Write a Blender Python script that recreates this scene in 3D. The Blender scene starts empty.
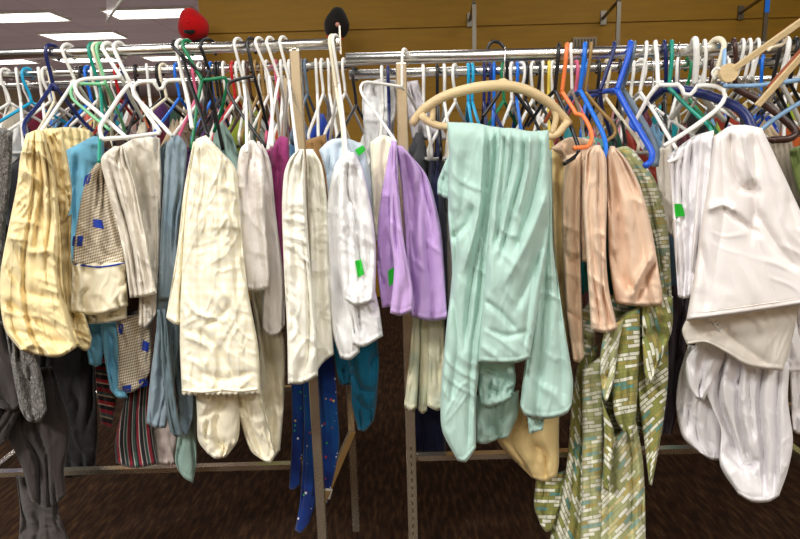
import bpy, math, random
import numpy as np
from mathutils import Vector, Matrix
random.seed(4)
W, H = 800, 539
F = 620.0
TH = math.radians(11.0)
RO = math.radians(1.6)
CAM = np.array([0.0, 0.0, 1.2])
fw = np.array([0, math.cos(TH), -math.sin(TH)])
up0 = np.array([0, math.sin(TH), math.cos(TH)])
rt0 = np.array([1.0, 0, 0])
RT = rt0*math.cos(RO) - up0*math.sin(RO)
UP = up0*math.cos(RO) + rt0*math.sin(RO)

def P(px, py, Y):
    """world point seen at photo pixel (px,py) on the vertical plane at distance Y"""
    px = np.asarray(px, float); py = np.asarray(py, float)
    d = fw + ((px-400)/F)[..., None]*RT + ((269.5-py)/F)[..., None]*UP
    return CAM + d*(np.asarray(Y, float)/d[..., 1])[..., None]

scene = bpy.context.scene
COL = scene.collection

# ------------------------------------------------------------------ helpers
def tag(o, label=None, cat=None, group=None, kind=None):
    if label: o['label'] = label
    if cat: o['category'] = cat
    if group: o['group'] = group
    if kind: o['kind'] = kind
    return o

def mesh_obj(name, verts, faces, mat, parent=None, smooth=True, uvs=None):
    me = bpy.data.meshes.new(name)
    me.from_pydata([tuple(v) for v in verts], [], faces)
    if uvs is not None:
        uvl = me.uv_layers.new(name='UVMap')
        li = np.empty(len(me.loops), dtype=np.int32)
        me.loops.foreach_get('vertex_index', li)
        uvl.data.foreach_set('uv', np.asarray(uvs, float)[li].ravel())
    if smooth:
        me.polygons.foreach_set('use_smooth', [True]*len(me.polygons))
    me.materials.append(mat)
    me.update()
    o = bpy.data.objects.new(name, me)
    COL.objects.link(o)
    if parent is not None:
        o.parent = parent
        q = parent; off = Vector((0, 0, 0))
        while q is not None: off += q.location; q = q.parent
        me.transform(Matrix.Translation(-off))
    return o

def thing(name, loc, label, cat, group=None):
    o = bpy.data.objects.new(name, None)
    o.location = tuple(loc); o.empty_display_size = .05
    COL.objects.link(o)
    return tag(o, label, cat, group)

class MB:
    def __init__(s): s.v = []; s.f = []
    def add(s, v, f):
        n = len(s.v); s.v += [tuple(map(float, q)) for q in v]; s.f += [[i+n for i in q] for q in f]; return s
    def box(s, a, b):
        x0, y0, z0 = a; x1, y1, z1 = b
        v = [(x0,y0,z0),(x1,y0,z0),(x1,y1,z0),(x0,y1,z0),(x0,y0,z1),(x1,y0,z1),(x1,y1,z1),(x0,y1,z1)]
        return s.add(v, [[0,3,2,1],[4,5,6,7],[0,1,5,4],[1,2,6,5],[2,3,7,6],[3,0,4,7]])
    def tube(s, pts, r, n=8, flat=None):
        pts = [np.array(p, float) for p in pts]
        m = len(pts)
        rr = r if hasattr(r, '__len__') else [r]*m
        t = [(pts[min(i+1, m-1)]-pts[max(i-1, 0)]) for i in range(m)]
        t = [q/(np.linalg.norm(q)+1e-12) for q in t]
        a = np.array([0, 0, 1.0])
        if abs(t[0] @ a) > .9: a = np.array([0, 1.0, 0])
        u = a-t[0]*(a@t[0]); u /= np.linalg.norm(u)
        v = []; f = []
        for i in range(m):
            u = u-t[i]*(u@t[i]); u /= (np.linalg.norm(u)+1e-12)
            w = np.cross(t[i], u)
            for k in range(n):
                an = 2*math.pi*k/n
                v.append(pts[i]+rr[i]*(math.cos(an)*u*(flat or 1)+math.sin(an)*w))
        for i in range(m-1):
            for k in range(n):
                k2 = (k+1) % n
                f.append([i*n+k, i*n+k2, (i+1)*n+k2, (i+1)*n+k])
        f.append(list(range(n))[::-1]); f.append([(m-1)*n+k for k in range(n)])
        return s.add(v, f)
    def build(s, name, mat, parent=None, smooth=True):
        return mesh_obj(name, s.v, s.f, mat, parent, smooth)

def crom(pts, n):
    """smooth resample of a polyline to n points by arc length"""
    p = np.asarray(pts, float)
    if len(p) == 2:
        t = np.linspace(0, 1, n)[:, None]
        return p[0]*(1-t)+p[1]*t
    q = np.vstack([2*p[0]-p[1], p, 2*p[-1]-p[-2]])
    out = []
    for i in range(1, len(q)-2):
        p0, p1, p2, p3 = q[i-1], q[i], q[i+1], q[i+2]
        for t in np.linspace(0, 1, 10, endpoint=False):
            m1 = (p2-p0)*.42; m2 = (p3-p1)*.42
            # limit tangents to segment length so corners do not overshoot
            L = np.linalg.norm(p2-p1)
            for m in (m1, m2):
                lm = np.linalg.norm(m)
                if lm > L: m *= L/lm
            t2, t3 = t*t, t*t*t
            out.append((2*t3-3*t2+1)*p1+(t3-2*t2+t)*m1+(-2*t3+3*t2)*p2+(t3-t2)*m2)
    out.append(q[-2])
    o = np.array(out)
    d = np.r_[0, np.cumsum(np.linalg.norm(np.diff(o, axis=0), axis=1))]
    t = np.linspace(0, d[-1], n)
    return np.stack([np.interp(t, d, o[:, k]) for k in range(o.shape[1])], 1)

_rng = np.random.RandomState(7)
_perm = _rng.permutation(512)
_perm = np.r_[_perm, _perm]
_ga = _rng.rand(512)*2*math.pi
def perlin(x, y, seed=0):
    x = np.asarray(x, float)+seed*17.31; y = np.asarray(y, float)+seed*9.77
    xi = np.floor(x).astype(int); yi = np.floor(y).astype(int)
    xf = x-xi; yf = y-yi
    def g(ix, iy, dx, dy):
        h = _ga[_perm[(_perm[ix & 511]+iy) & 511]]
        return np.cos(h)*dx+np.sin(h)*dy
    u = xf**3*(xf*(xf*6-15)+10); v = yf**3*(yf*(yf*6-15)+10)
    a = g(xi, yi, xf, yf)*(1-u)+g(xi+1, yi, xf-1, yf)*u
    b = g(xi, yi+1, xf, yf-1)*(1-u)+g(xi+1, yi+1, xf-1, yf-1)*u
    return (a*(1-v)+b*v)*1.5

# ------------------------------------------------------------------ materials
def lin(c):
    return tuple((x/255/12.92 if x/255 <= .04045 else ((x/255+.055)/1.055)**2.4) for x in c)
MATS = {}
def nodes(name):
    m = bpy.data.materials.new(name); m.use_nodes = True
    nt = m.node_tree
    return m, nt, nt.nodes['Principled BSDF'], nt.links
def N(nt, t, **kw):
    n = nt.nodes.new(t)
    for k, v in kw.items():
        if k in n.inputs.keys(): n.inputs[k].default_value = v
        else: setattr(n, k, v)
    return n
def plastic(name, rgb, rough=.35):
    if name in MATS: return MATS[name]
    m, nt, b, L = nodes(name)
    b.inputs['Base Color'].default_value = (*lin(rgb), 1)
    b.inputs['Roughness'].default_value = rough
    MATS[name] = m; return m
def metal(name, rgb, rough=.18):
    m, nt, b, L = nodes(name)
    b.inputs['Base Color'].default_value = (*lin(rgb), 1)
    b.inputs['Metallic'].default_value = 1
    n = N(nt, 'ShaderNodeTexNoise', Scale=4.0); 
    r = N(nt, 'ShaderNodeMapRange'); r.inputs['To Min'].default_value = rough*.85; r.inputs['To Max'].default_value = rough*1.2
    L.new(n.outputs['Fac'], r.inputs['Value']); L.new(r.outputs['Result'], b.inputs['Roughness'])
    MATS[name] = m; return m
def cloth(name, rgb, rough=.9, weave=900, bump=.12, crumple=.25, var=.10, rgb2=None, sheen=.15, cscale=26, trans=0.0):
    """woven fabric: fine weave + soft crumple bump, faint blotchy colour of the dye"""
    if name in MATS: return MATS[name]
    m, nt, b, L = nodes(name)
    tc = N(nt, 'ShaderNodeTexCoord')
    n1 = N(nt, 'ShaderNodeTexNoise', Scale=9.0, Detail=4.0); L.new(tc.outputs['UV'], n1.inputs['Vector'])
    c1 = lin(rgb); c2 = lin(rgb2) if rgb2 else tuple(x*(1-var*2) for x in c1)
    mx = N(nt, 'ShaderNodeMix', data_type='RGBA')
    mx.inputs['A'].default_value = (*c1, 1); mx.inputs['B'].default_value = (*c2, 1)
    rp = N(nt, 'ShaderNodeMapRange'); rp.inputs['From Min'].default_value = .42; rp.inputs['From Max'].default_value = .72
    L.new(n1.outputs['Fac'], rp.inputs['Value']); L.new(rp.outputs['Result'], mx.inputs['Factor'])
    L.new(mx.outputs['Result'], b.inputs['Base Color'])
    b.inputs['Roughness'].default_value = rough
    b.inputs['Sheen Weight'].default_value = sheen
    b.inputs['Specular IOR Level'].default_value = .25
    # creases: thin ridges where a stretched noise crosses its middle value
    mp = N(nt, 'ShaderNodeMapping'); mp.inputs['Scale'].default_value = (1.9, .6, 1); mp.inputs['Rotation'].default_value = (0, 0, .5); L.new(tc.outputs['UV'], mp.inputs['Vector'])
    n2 = N(nt, 'ShaderNodeTexNoise', Scale=float(cscale)*.45, Detail=1.0, Distortion=.35); L.new(mp.outputs['Vector'], n2.inputs['Vector'])
    sb = N(nt, 'ShaderNodeMath', operation='SUBTRACT'); sb.inputs[1].default_value = .5; L.new(n2.outputs['Fac'], sb.inputs[0])
    ab = N(nt, 'ShaderNodeMath', operation='ABSOLUTE'); L.new(sb.outputs[0], ab.inputs[0])
    mr = N(nt, 'ShaderNodeMapRange'); mr.inputs['From Max'].default_value = .06; mr.inputs['To Min'].default_value = 1; mr.inputs['To Max'].default_value = 0; L.new(ab.outputs[0], mr.inputs['Value'])
    b1 = N(nt, 'ShaderNodeBump', Strength=min(1, crumple*.8), Distance=.005); L.new(mr.outputs['Result'], b1.inputs['Height'])
    n3 = N(nt, 'ShaderNodeTexNoise', Scale=float(weave), Detail=1.0); L.new(tc.outputs['UV'], n3.inputs['Vector'])
    b2 = N(nt, 'ShaderNodeBump', Strength=bump, Distance=.001); L.new(n3.outputs['Fac'], b2.inputs['Height'])
    L.new(b1.outputs['Normal'], b2.inputs['Normal']); L.new(b2.outputs['Normal'], b.inputs['Normal'])
    MATS[name] = m; return m
def retint(name, src, fn):
    """copy of a cloth material whose colour is driven by a pattern node group built by fn(nt, uv) -> colour socket"""
    if name in MATS: return MATS[name]
    m = src.copy(); m.name = name
    nt = m.node_tree; b = nt.nodes['Principled BSDF']
    tc = [n for n in nt.nodes if n.type == 'TEX_COORD'][0]
    nt.links.new(fn(nt, tc.outputs['UV']), b.inputs['Base Color'])
    MATS[name] = m; return m
def mixc(nt, fac, a, b):
    mx = N(nt, 'ShaderNodeMix', data_type='RGBA')
    for s, k in ((a, 'A'), (b, 'B')):
        if isinstance(s, tuple): mx.inputs[k].default_value = (*lin(s), 1)
        else: nt.links.new(s, mx.inputs[k])
    nt.links.new(fac, mx.inputs['Factor'])
    return mx.outputs['Result']
def mapping(nt, uv, rot=0, sc=(1, 1, 1)):
    mp = N(nt, 'ShaderNodeMapping'); mp.inputs['Rotation'].default_value = (0, 0, math.radians(rot)); mp.inputs['Scale'].default_value = sc
    nt.links.new(uv, mp.inputs['Vector']); return mp.outputs['Vector']
def ramp(nt, fac, stops, interp='CONSTANT'):
    r = N(nt, 'ShaderNodeValToRGB'); r.color_ramp.interpolation = interp
    while len(r.color_ramp.elements) < len(stops): r.color_ramp.elements.new(.5)
    for e, (p, c) in zip(r.color_ramp.elements, stops):
        e.position = p; e.color = (*lin(c), 1)
    nt.links.new(fac, r.inputs['Fac']); return r.outputs['Color']
def math_n(nt, op, a, b=None):
    n = N(nt, 'ShaderNodeMath', operation=op)
    for i, s in enumerate((a, b)):
        if s is None: continue
        if isinstance(s, (int, float)): n.inputs[i].default_value = s
        else: nt.links.new(s, n.inputs[i])
    return n.outputs[0]

# ------------------------------------------------------------------ draped cloth
def seg_dist(px, py, path):
    best = np.full(px.shape, 1e9); side = np.zeros(px.shape); tt = np.zeros(px.shape)
    path = crom(path, 14)
    n = len(path)-1
    for i in range(n):
        a, b = path[i], path[i+1]; d = b-a; L2 = d@d+1e-9
        t = np.clip(((px-a[0])*d[0]+(py-a[1])*d[1])/L2, 0, 1)
        dx = px-(a[0]+t*d[0]); dy = py-(a[1]+t*d[1]); q = np.hypot(dx, dy)
        m = q < best
        best = np.where(m, q, best); side = np.where(m, np.sign(d[0]*dy-d[1]*dx), side); tt = np.where(m, (i+t)/n, tt)
    return best, side, tt

LOBES = {}
DEFW = [(.009, 46, 78, 3.2), (.0045, 18, 55, 2.4), (.002, 9, 20, 2.0)]
class Lobe: pass
def drape(name, mat, left, right, Y, th=.06, top=None, bot=None, folds=(), pleats=None, wr=None, seed=0, parent=None,
          prof=4.6, key=None, wk=1.0, dens=1.0, uvrot=0, tilt=0.0, hem=5.5):
    """A closed, hanging lobe of cloth between a left and a right outline; its folds are real relief in depth.
    folds: (path, width px, depth m[, 'o']) - a groove when depth>0, a ridge when <0, 'o' = one-sided lap."""
    T = [left[0]]+list(top or [])+[right[0]]
    B = [left[-1]]+list(bot or [])+[right[-1]]
    hgt = max(np.ptp([p[1] for p in left+right]), 8); wid = max(np.ptp([p[0] for p in left+right]), 6)
    nv = int(np.clip(hgt/1.7*dens, 8, 220)); nu = int(np.clip(wid/1.35*dens, 10, 150))
    Lc = crom(left, nv+1); Rc = crom(right, nv+1); Tc = crom(T, nu+1); Bc = crom(B, nu+1)
    s = np.linspace(0, 1, nu+1); s = s*.6+.4*(.5-.5*np.cos(np.pi*s)); s = s[None, :, None]
    t = np.linspace(0, 1, nv+1)[:, None, None]
    su = np.linspace(0, 1, nu+1)
    Tc = np.stack([np.interp(s[0, :, 0], su, Tc[:, k]) for k in (0, 1)], 1)
    Bc = np.stack([np.interp(s[0, :, 0], su, Bc[:, k]) for k in (0, 1)], 1)
    G = (1-s)*Lc[:, None]+s*Rc[:, None]+(1-t)*Tc[None]+t*Bc[None]
    G = G-((1-s)*(1-t)*Lc[0]+s*(1-t)*Rc[0]+(1-s)*t*Lc[-1]+s*t*Rc[-1])
    px, py = G[..., 0], G[..., 1]
    S = np.broadcast_to(s[..., 0], px.shape); Tt = np.broadcast_to(t[..., 0], px.shape)
    pf = np.clip(1-np.abs(2*S-1)**prof, 0, 1)**(1/prof)
    tb = np.clip(Tt/.05, 0, 1)
    tb = np.sqrt(np.clip(1-(1-tb)**2, 0, 1))
    te = np.clip((1-Tt)*hgt/4.0, 0, 1)
    pf2 = pf*(.35+.65*tb)*(.55+.45*np.sqrt(np.clip(1-(1-te)**2, 0, 1)))
    d = th*.5*(1-pf2)
    edge = np.clip(pf*1.3, 0, 1)
    w = 0
    for k, (amp, sc, ang, st) in enumerate(DEFW if wr is None else wr):
        a = math.radians(ang)
        wx = perlin(px/70, py/70, seed+31)*18; wy = perlin(px/70+5, py/70, seed+37)*18
        xx = ((px+wx)*math.sin(a)-(py+wy)*math.cos(a))/sc*1.0
        yy = ((px+wx)*math.cos(a)+(py+wy)*math.sin(a))/(sc*st)
        n = perlin(xx, yy, seed+k*3)
        msk = np.clip(.35+1.5*perlin(px/45+k*7, py/60, seed+60+k), 0, 1)
        tent = np.clip(1-np.abs(n)*(6.5 if k == 0 else 4.5), 0, 1)
        w = w+amp*((.6 if k == 0 else 1.15)*tent*msk+.6*n)
    d = d-w*edge*wk
    if pleats is None and wid > 9:
        npl = max(1.6, wid/17.0)
        u = S*npl+seed*.37+.8*perlin(S*1.6+3, Tt*1.7, seed+50)+.25*perlin(S*5, Tt*4, seed+51)
        gr = 1-np.abs(np.sin(np.pi*u))**.55
        am = np.clip(.35+1.6*perlin(S*2.2, Tt*2.0+9, seed+52), 0, 1)
        d = d+.030*gr*am*edge*np.clip(wid/30, .5, 1)
    if hem:
        hd = (1-Tt)*hgt
        d = d+.0022*np.exp(-((hd-hem)/1.3)**2)-.0012*(hd < hem)*edge
    if pleats:
        for (n, amp, g0, g1, ph, shp) in (pleats if isinstance(pleats, list) else [pleats]):
            u = S*n+ph+.35*perlin(S*2.0, Tt*1.5, seed+50)
            gr = 1-np.abs(np.sin(np.pi*u))**shp
            d = d+amp*gr*(g0+(g1-g0)*Tt)*edge
    for fo in folds:
        q, side, tt = seg_dist(px, py, fo[0])
        fade = np.clip(np.minimum(tt, 1-tt)*6+.25, 0, 1)
        if len(fo) > 3 and fo[3] == 'o':
            sd = .5+.5*np.tanh(side*q/1.6)
            d = d+(sd*1.15-.15)*fo[2]*np.exp(-q/fo[1])*fade*edge
        else:
            d = d+1.35*fo[2]*(.5*np.exp(-(q/fo[1])**2)+.5*np.exp(-1.3*q/fo[1]))*fade*edge
    yb = np.maximum(th*(.5+.5*pf2)-.3*w*edge, d+.0015)
    fr = P(px, py, Y+tilt*Tt+d)
    bk = P(px, py, Y+tilt*Tt+yb)
    nvv, nuu = px.shape
    verts = np.vstack([fr.reshape(-1, 3), bk.reshape(-1, 3)])
    # uv in metres along the cloth
    mpp = Y/F
    ua = (px-px.mean())*mpp; va = -(py-py.mean())*mpp
    r = math.radians(uvrot)
    # let the cloth's own coordinates follow its outline
    ua = (S-.5)*wid*mpp+.35*(ua-(S-.5)*wid*mpp)
    uv = np.stack([ua*math.cos(r)-va*math.sin(r), ua*math.sin(r)+va*math.cos(r)], -1).reshape(-1, 2)
    uv = uv+np.array([seed*.37, seed*.21])
    uvs = np.vstack([uv, uv+np.array([.5, 0])])
    idx = np.arange(nvv*nuu).reshape(nvv, nuu); off = nvv*nuu
    a, b, c, e = idx[:-1, :-1], idx[:-1, 1:], idx[1:, 1:], idx[1:, :-1]
    fq = np.stack([a, e, c, b], -1).reshape(-1, 4)
    bq = np.stack([a, b, c, e], -1).reshape(-1, 4)+off
    rim = list(idx[0, :])+list(idx[1:, -1])+list(idx[-1, :-1][::-1])+list(idx[1:-1, 0][::-1])
    rim = np.array(rim); r2 = np.roll(rim, -1)
    rq = np.stack([rim, r2, r2+off, rim+off], -1)
    faces = np.vstack([fq, bq, rq]).tolist()
    o = mesh_obj(name, verts, faces, mat, parent, True, uvs)
    lb = Lobe(); lb.px = px; lb.py = py; lb.fr = fr; lb.o = o
    rel = fr-CAM
    z = rel@fw; lb.sx = 400+F*(rel@RT)/z; lb.sy = 269.5-F*(rel@UP)/z
    if key: LOBES[key] = lb
    return o

def on_cloth(lb, px, py, off=.003):
    """point on the front of a draped lobe as seen at the pixel"""
    q = (lb.sx-px)**2+(lb.sy-py)**2
    k = np.argsort(q.ravel())[:4]; w = 1/(q.ravel()[k]+.3)
    y = (lb.fr[..., 1].ravel()[k]*w).sum()/w.sum()
    return P(px, py, y-off)

def sticker(name, lb, quad, mat, parent, n=5, off=.0035, th=.0012):
    v = []; f = []
    q = [np.array(p, float) for p in quad]       # tl, tr, br, bl
    g = []
    for i in range(n+1):
        for j in range(n+1):
            a = j/n; b = i/n
            p = (q[0]*(1-a)+q[1]*a)*(1-b)+(q[3]*(1-a)+q[2]*a)*b
            g.append(on_cloth(lb, p[0], p[1], off))
    g = np.array(g).reshape(n+1, n+1, 3)
    # stiff card: smooth the relief it lies on
    y = g[..., 1]; A = np.c_[np.ones(y.size), g[..., 0].ravel(), g[..., 2].ravel()]
    co = np.linalg.lstsq(A, y.ravel(), rcond=None)[0]
    pl = (A@co).reshape(y.shape); ex = (y-pl).min()
    if off > .002: g[..., 1] = .6*(pl+ex)+.4*y
    vv = np.vstack([g.reshape(-1, 3), g.reshape(-1, 3)+np.array([0, th, 0])]); m = (n+1)**2
    for i in range(n):
        for j in range(n):
            a = i*(n+1)+j; f.append([a, a+n+1, a+n+2, a+1]); f.append([a+m, a+1+m, a+n+2+m, a+n+1+m])
    rim = [j for j in range(n+1)]+[(i)*(n+1)+n for i in range(1, n+1)]+[n*(n+1)+j for j in range(n-1, -1, -1)]+[i*(n+1) for i in range(n-1, 0, -1)]
    for a, b in zip(rim, rim[1:]+rim[:1]): f.append([a, b, b+m, a+m])
    parent = lb.o
    uv = np.tile(np.stack(np.meshgrid(np.linspace(0, .03, n+1), np.linspace(0, .03, n+1)), -1).reshape(-1, 2), (2, 1))
    return mesh_obj(name, vv, f, mat, parent, False, uv)

def cord(name, lb, path, r, mat, parent, off=.002, n=30):
    pts = [on_cloth(lb, p[0], p[1], off) for p in crom(path, n)]
    for _ in range(2):
        pts = [pts[0]]+[(pts[i-1]+2*pts[i]+pts[i+1])/4 for i in range(1, len(pts)-1)]+[pts[-1]]
    m = MB(); m.tube(pts, r, 6); return m.build(name, mat, lb.o)
# ------------------------------------------------------------------ palette
CH = metal('chrome', (235, 233, 228), .26)
CHD = metal('brushed_steel', (216, 204, 182), .2); CHD.node_tree.nodes['Principled BSDF'].inputs['Metallic'].default_value = .86  # steel; warm tint and lowered metallic paint in the tan carpet reflection
STL = metal('dull_steel', (130, 124, 112), .35)
WHT = plastic('white_plastic', (238, 236, 230)); CRM = plastic('cream_plastic', (232, 222, 196))
BLK = plastic('black_plastic', (22, 21, 23)); NVY = plastic('navy_plastic', (22, 34, 92))
GRN = plastic('green_plastic', (10, 120, 74)); LGR = plastic('mint_plastic', (120, 190, 140)); TEA = plastic('teal_plastic', (16, 140, 120))
ORG = plastic('orange_plastic', (240, 126, 66)); BLU = plastic('blue_plastic', (20, 110, 215)); RBL = plastic('royal_plastic', (18, 82, 200))
LBL = plastic('pale_blue_plastic', (140, 178, 214)); TAN = plastic('tan_plastic', (150, 118, 66)); GRY = plastic('grey_plastic', (96, 112, 128))
BRN = plastic('brown_plastic', (62, 34, 26)); CYN = plastic('cyan_plastic', (20, 160, 205)); YEL = plastic('yellow_plastic', (232, 206, 84))
RED = plastic('red_plastic', (186, 22, 30)); PNK = plastic('pink_plastic', (214, 96, 130)); SLV = metal('wire', (205, 204, 204), .25)
TAGG = plastic('green_card', (20, 190, 40), .6); TAGW = plastic('white_card', (226, 222, 214), .7)
def wood(name, rgb):
    m, nt, b, L = nodes(name)
    tc = N(nt, 'ShaderNodeTexCoord'); mp = N(nt, 'ShaderNodeMapping'); mp.inputs['Scale'].default_value = (6, 60, 60); L.new(tc.outputs['Object'], mp.inputs['Vector'])
    n = N(nt, 'ShaderNodeTexNoise', Scale=3.0, Detail=4.0); L.new(mp.outputs['Vector'], n.inputs['Vector'])
    L.new(mixc(nt, n.outputs['Fac'], rgb, tuple(c*.82 for c in rgb)), b.inputs['Base Color']); b.inputs['Roughness'].default_value = .45
    return m
WOOD = wood('pale_wood', (236, 208, 158)); REDW = wood('red_wood', (168, 84, 44))

# ------------------------------------------------------------------ room
def struct(o, kind='structure'): return tag(o, kind=kind)
def carpet():
    m, nt, b, L = nodes('brown_carpet')
    tc = N(nt, 'ShaderNodeTexCoord')
    mp = N(nt, 'ShaderNodeMapping'); mp.inputs['Scale'].default_value = (70, 14, 1); L.new(tc.outputs['Object'], mp.inputs['Vector'])
    n1 = N(nt, 'ShaderNodeTexNoise', Scale=1.0, Detail=5.0); L.new(mp.outputs['Vector'], n1.inputs['Vector'])
    n2 = N(nt, 'ShaderNodeTexNoise', Scale=220.0, Detail=2.0); L.new(tc.outputs['Object'], n2.inputs['Vector'])
    c = ramp(nt, n1.outputs['Fac'], [(0, (22, 13, 9)), (.42, (44, 28, 18)), (.55, (66, 44, 28)), (.75, (104, 74, 46))], 'LINEAR')
    L.new(mixc(nt, n2.outputs['Fac'], c, (34, 22, 15)), b.inputs['Base Color']); b.inputs['Roughness'].default_value = 1
    b.inputs['Specular IOR Level'].default_value = .1
    bp = N(nt, 'ShaderNodeBump', Strength=.6, Distance=.006); L.new(n2.outputs['Fac'], bp.inputs['Height']); L.new(bp.outputs['Normal'], b.inputs['Normal'])
    return m
def paint(name, rgb, streak=.0, rough=.6):
    m, nt, b, L = nodes(name)
    tc = N(nt, 'ShaderNodeTexCoord'); mp = N(nt, 'ShaderNodeMapping'); mp.inputs['Scale'].default_value = (1.5, 1.5, 14 if streak else 1.5); L.new(tc.outputs['Object'], mp.inputs['Vector'])
    n = N(nt, 'ShaderNodeTexNoise', Scale=2.0, Detail=5.0); L.new(mp.outputs['Vector'], n.inputs['Vector'])
    L.new(mixc(nt, n.outputs['Fac'], rgb, tuple(c*(1-.12-streak) for c in rgb)), b.inputs['Base Color']); b.inputs['Roughness'].default_value = rough
    return m
def tiles():
    m, nt, b, L = nodes('ceiling_tiles')
    tc = N(nt, 'ShaderNodeTexCoord')
    br = N(nt, 'ShaderNodeTexBrick', Scale=1.0); br.offset = 0
    for k, v in (('Brick Width', 1.2), ('Row Height', .6), ('Mortar Size', .012)): br.inputs[k].default_value = v
    br.inputs['Color1'].default_value = (*lin((158, 143, 150)), 1); br.inputs['Color2'].default_value = (*lin((150, 135, 143)), 1); br.inputs['Mortar'].default_value = (*lin((138, 124, 132)), 1)
    L.new(tc.outputs['Object'], br.inputs['Vector']); L.new(br.outputs['Color'], b.inputs['Base Color']); b.inputs['Roughness'].default_value = .95
    return m
XL, XR, YB, YF, ZC = -11.0, 4.2, -4.0, 22.0, 3.2
WY = 5.0
struct(MB().box((XL, YB, -.1), (XR, 5.6, 0)).build('floor', carpet(), None, False))
struct(MB().box((XL, 5.6, -.1), (XR, YF, 0)).build('floor', paint('bounce_floor', (226, 216, 206), 0, .4), None, False))  # unseen pale floor, added to bounce light up onto the ceiling
struct(MB().box((XL, YB, ZC), (XR, YF, ZC+.1)).build('ceiling', tiles(), None, False))
mw = paint('store_wall', (196, 178, 150))
struct(MB().box((XL-.1, YB, 0), (XL, YF, ZC)).build('wall_left', mw, None, False))
struct(MB().box((XR, YB, 0), (XR+.1, YF, ZC)).build('wall_right', mw, None, False))
struct(MB().box((XL, YF, 0), (XR, YF+.1, ZC)).build('wall_far', paint('far_wall', (168, 134, 104)), None, False))
struct(MB().box((XL, YB-.1, 0), (XR, YB, ZC)).build('wall_near', mw, None, False))
# mustard panelled partition behind the racks: courses of boards with a groove between
xe = float(P(200, 25, WY)[0])
gz = float(P(500, 26, WY)[2])
m = MB()
zs = [0.0]
z = gz
while z > .3: z -= .62
z = max(z, .05) if z > .05 else z+.62
edges = [0.0]
while z < ZC-.05: edges.append(z); z += .62
edges.append(ZC)
for a, b_ in zip(edges, edges[1:]): m.box((xe, WY, a+.006), (XR, WY+.12, b_-.006))
m.box((xe, WY+.012, 0), (XR, WY+.11, ZC))
struct(m.build('wall_back', paint('mustard_boards', (164, 120, 10), .1, .7), None, False))

# ceiling lights (troffers)
def emit(name, rgb, s):
    m, nt, b, L = nodes(name); b.inputs['Base Color'].default_value = (.8, .8, .8, 1)
    b.inputs['Emission Color'].default_value = (*rgb, 1); b.inputs['Emission Strength'].default_value = s; return m
DIFF = emit('lit_diffuser', (1, .985, .95), 5.0); FRM = plastic('fixture_frame', (225, 222, 214), .5)
fix = []
for px, py, n_, lab in ((18, 17.5, 0, 'long fluorescent ceiling light cut off by the left edge of the view, nearest row'), (153, 13.5, 1, 'long fluorescent ceiling light left of the red cap, nearest row'),
                   (84, 36, 2, 'fluorescent ceiling light of the second row, above the navy hanger'), (2, 62, 3, 'small distant ceiling light low at the far left'),
                   (88, 60, 4, 'distant ceiling light just under the front rail, beside the white hanger hook'), (176, 58, 5, 'distant ceiling light just under the front rail, below the red cap'),
                   (72, 82, 6, 'faint farthest ceiling light low between the hanger necks on the left')):
    d = P(px, py, 1.0)-CAM; k = (ZC-.02-CAM[2])/d[2]; c = CAM+d*k
    fix.append((c, lab))
for c, lab in fix:
    w = .62; dp = .30
    t = thing('ceiling_light', (c[0], c[1], ZC), lab, 'light')
    m = MB()
    for a, b_ in (((-w, -dp), (w, -dp+.03)), ((-w, dp-.03), (w, dp)), ((-w, -dp+.03), (-w+.03, dp-.03)), ((w-.03, -dp+.03), (w, dp-.03))):
        m.box((c[0]+a[0], c[1]+a[1], ZC-.03), (c[0]+b_[0], c[1]+b_[1], ZC))
    m.build('frame', FRM, t, False)
    MB().box((c[0]-w+.03, c[1]-dp+.03, ZC-.022), (c[0]+w-.03, c[1]+dp-.03, ZC-.004)).build('diffuser', DIFF, t, False)

# hanging clear sign holder with a white edge strip, high on the left
t = thing('hanging_sign', P(112, -6, 3.2), 'clear plastic sign holder with white edge strip hanging from the ceiling', 'sign')
mc, nt, b, L = nodes('clear_acrylic'); b.inputs['Base Color'].default_value = (.9, .85, .84, 1); b.inputs['Roughness'].default_value = .08; b.inputs['Transmission Weight'].default_value = .85; b.inputs['IOR'].default_value = 1.1
q = [P(x, y, Y) for x, y, Y in ((104, -30, 3.2), (134, -30, 3.05), (120, 1, 3.05), (107, 21, 3.2))]
n_ = np.array([.0, .004, 0]); MB().add(q+[p+n_ for p in q], [[0, 3, 2, 1], [4, 5, 6, 7], [0, 1, 5, 4], [1, 2, 6, 5], [2, 3, 7, 6], [3, 0, 4, 7]]).build('panel', mc, t, False)
MB().tube([P(106.8, 21.5, 3.19), P(121, .5, 3.04), P(135, -22, 3.04)], .006, 8).build('edge_strip', WHT, t)
c = P(118, -30, 3.12); MB().tube([c, (c[0], c[1], ZC)], .003, 6).build('cord', WHT, t)

# ------------------------------------------------------------------ racks
def cyl(a, b, r, n=20):
    return MB().tube([a, b], r, n)
YL0, YL1, YR0, YR1 = 1.40, 1.80, 1.35, 1.64
RL0 = lambda x: 55.0-.0340*x         # rail centre lines in the photo's frame
RL1 = lambda x: 75.0-.0300*x
RR0 = lambda x: 59.3-.0262*(x-345)
RR1 = lambda x: 74.5-.0290*(x-350)
RAILS = {'L0': (RL0, YL0, .0113), 'L1': (RL1, YL1, .0105), 'R0': (RR0, YR0, .0126), 'R1': (RR1, YR1, .0115)}
def railp(k, x): f, Y, r = RAILS[k]; return P(x, f(x), Y)
def post(parent, px, py, Y, s=.0113, ztop=None):
    c = P(px, py, Y); zt = c[2] if ztop is None else ztop
    m = MB(); m.box((c[0]-s, c[1]-s, 0), (c[0]+s, c[1]+s, zt)); o = m.build('post', CHD, parent, False)
    bv = o.modifiers.new('b', 'BEVEL'); bv.width = .002; bv.segments = 2
    return c
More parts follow.
